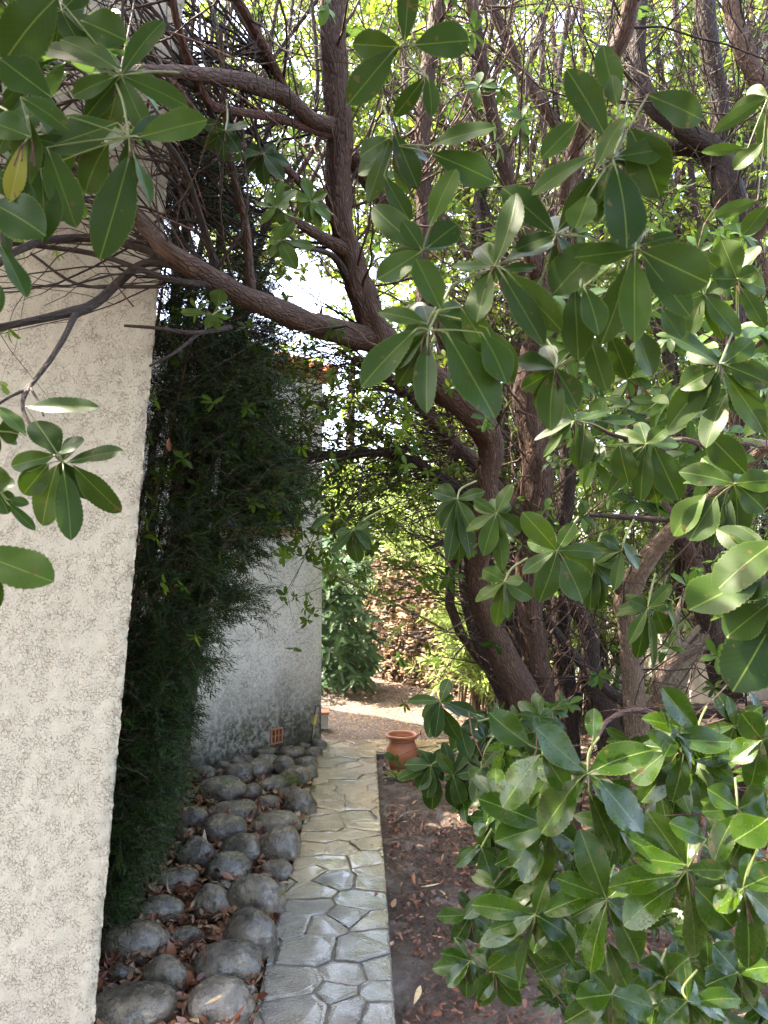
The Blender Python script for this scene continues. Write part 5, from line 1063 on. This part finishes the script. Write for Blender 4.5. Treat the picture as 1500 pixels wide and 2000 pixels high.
(T2,1195,1942,1.2,[(1100,1998,54),(1110,1910,50),(1275,1970,56),(1160,1900,36),(1200,2010,50),(1130,1950,50)],W_,.36,None),
(T2,1300,1912,1.3,[(1335,1992,54),(1260,1995,50),(1245,1945,54),(1372,1930,46),(1290,1990,50),(1340,1870,50),(1250,1880,50)],W_,.34,None),
(T2,1342,1955,1.2,[(1445,1935,42,1350,1960),(1395,2000,60),(1300,2000,60),(1420,1975,50)],W_,.6,None),
(T2,1440,1900,1.4,[(1500,1880,60),(1460,1960,60),(1400,1850,60),(1500,1950,60),(1380,1920,50)],W_,.34,None),
# cluster over the soil
(T2,842,1495,2.35,[(776,1517,30),(828,1470,28),(815,1540,34),(850,1585,40),(872,1500,34),(790,1490,24),(835,1560,30)],N_,.12,[(880,1470),(930,1440)]),
(T2,885,1515,2.35,[(915,1580,40),(893,1580,38),(930,1500,30),(925,1445,24),(870,1450,24),(860,1470,24),(900,1570,36)],N_,.12,[(900,1480),(930,1450)]),
(T2,940,1500,2.3,[(955,1560,34),(975,1490,30),(925,1570,30),(920,1520,28),(968,1540,30),(980,1450,30)],N_,.18,[(950,1460),(970,1430)]),
(T2,860,1370,2.35,[(824,1430,32),(800,1362,22),(890,1445,34,862,1380),(932,1395,26,872,1372),(885,1360,20),(850,1440,28),(875,1330,24)],N_,.12,[(890,1380),(940,1400)]),
(T2,900,1420,2.4,[(880,1470,30),(940,1440,28),(910,1480,30),(860,1420,22),(935,1410,22)],N_,.14,[(930,1410),(970,1400)]),
(T2,960,1600,1.9,[(925,1625,30),(990,1600,40),(940,1670,40),(975,1690,40),(920,1590,28),(1000,1650,40)],W_,.2,None),
(T2,940,1655,1.8,[(890,1690,24,935,1650),(985,1700,44),(965,1720,44),(950,1730,30)],W_,.25,[(960,1620),(980,1600)]),
(T2,920,1786,2.0,[(856,1792,30),(900,1742,24),(922,1842,36),(962,1812,34),(885,1845,36),(940,1750,24)],W_,.2,[(940,1770),(980,1760)]),
(T2,918,1878,1.9,[(845,1896,32),(866,1856,26),(902,1950,36),(872,1922,32),(945,1862,30),(925,1925,34),(950,1905,30)],W_,.28,[(940,1850),(980,1830)]),
(T2,965,1898,1.8,[(930,1948,34),(948,1975,36),(1002,1975,38),(980,1942,34),(1028,1920,34),(960,1850,30)],W_,.22,[(980,1870),(1020,1850)]),
# brighter small shoots at left centre
(T1,607,393,2.5,[(595,345,24),(638,376,20),(580,405,26),(600,432,26),(645,425,24),(578,380,18),(625,440,22)],N_,.95,[(625,400),(650,420)]),
(T1,540,405,2.5,[(575,365,24),(552,350,14),(500,395,16),(520,375,20),(545,430,24),(565,400,22),(508,430,16)],N_,.95,[(560,420),(590,430)]),
(T1,548,470,2.5,[(612,478,28,560,472),(575,520,32),(528,500,18),(570,430,22),(540,440,22),(525,470,22)],N_,.9,[(560,460),(580,440)]),
(T1,415,615,2.6,[(350,610,16,405,612),(430,565,34,425,600),(450,618,18),(405,640,20),(428,640,18)],N_,1.0,[(430,605),(450,600)]),
(T1,515,300,2.7,[(475,330,28),(512,358,34),(565,320,26),(480,290,26),(535,280,24),(450,300,22),(550,350,26)],N_,.12,[(530,290),(550,270)]),
(T1,440,255,2.5,[(400,290,30),(470,290,30),(430,310,30),(480,240,26),(395,240,26)],N_,.1,None),
]
for s in SP:
    root,cx,cy,d,tips,mat,ti,st=s[:8]; spray(root,cx,cy,d,tips,mat,ti,st)
spray(T1,48,278,.99,[(20,388,40,46,280)],'leaf_yellow',.5,[(60,260),(80,250)],1.2,0)
# fill: natural whorls deeper in the same branches
def fill(root,n,region,d0,d1,mat,tint,L=.085,dens=.6,seed=0,tpl=TPL_MID,holes=()):
    xs=[p[0] for p in region]; ys=[p[1] for p in region]; X=[];
    def inside(x,y):
        c=False; j=len(region)-1
        for i in range(len(region)):
            xi,yi=region[i]; xj,yj=region[j]
            if (yi>y)!=(yj>y) and x<(xj-xi)*(y-yi)/(yj-yi)+xi: c=not c
            j=i
        return c
    c=[]
    while len(c)<n:
        x=rr.uniform(min(xs),max(xs)); y=rr.uniform(min(ys),max(ys))
        if inside(x,y):
            p=P(x,y,rr.uniform(d0,d1))
            if p[2]>.12 and mnoise.noise(Vector(p)*2.2+Vector((seed,0,0)))*.5+.5>1-dens: c.append(p)
    c=np.array(c); mb=MB(); rosettes(mb,tpl,c,unit(RNG.normal(0,.45,c.shape)+np.array([-.1,-.6,.45])),8,L,.42,np.clip(RNG.normal(tint,.15,len(c)),0,1),.25,0,(55,110)); mb.build('foliage',M[mat],root)
    # their shoots, reaching back into the shrub
    m=MB(); k=len(c); PP,RR=grow(c,np.tile([.35,.5,-.1],(k,1))+RNG.normal(0,.3,(k,3)),RNG.uniform(.15,.5,k),.0022,6,.15,(.05,.05,-.02)); RR=RR[:,::-1]; ribbons(m,PP,RR,4); m.build('twigs',M['bark_red'],root)
fill(T2,110,[(960,1440),(1500,1400),(1560,2050),(1120,2050),(1000,1950),(960,1700)],1.5,2.6,'leaf_wet',.3,seed=1,dens=.7,tpl=TPL_HERO if False else TPL_MID)
fill(T2,45,[(1280,430),(1560,420),(1560,1000),(1300,960)],1.9,3.2,'leaf_mid',.4,seed=2,dens=.55)
fill(T2,40,[(1080,560),(1300,600),(1480,1000),(1150,1000)],2.0,3.0,'leaf_mid',.35,seed=3,dens=.5)
fill(T2,26,[(900,1400),(1120,1380),(1020,1600),(900,1640)],2.3,3.0,'leaf_wet',.15,seed=4,dens=.7)
fill(T1,14,[(-40,-40),(330,-40),(260,120),(120,400),(-40,420)],1.4,1.8,'leaf_mid',.2,seed=5,dens=.7)
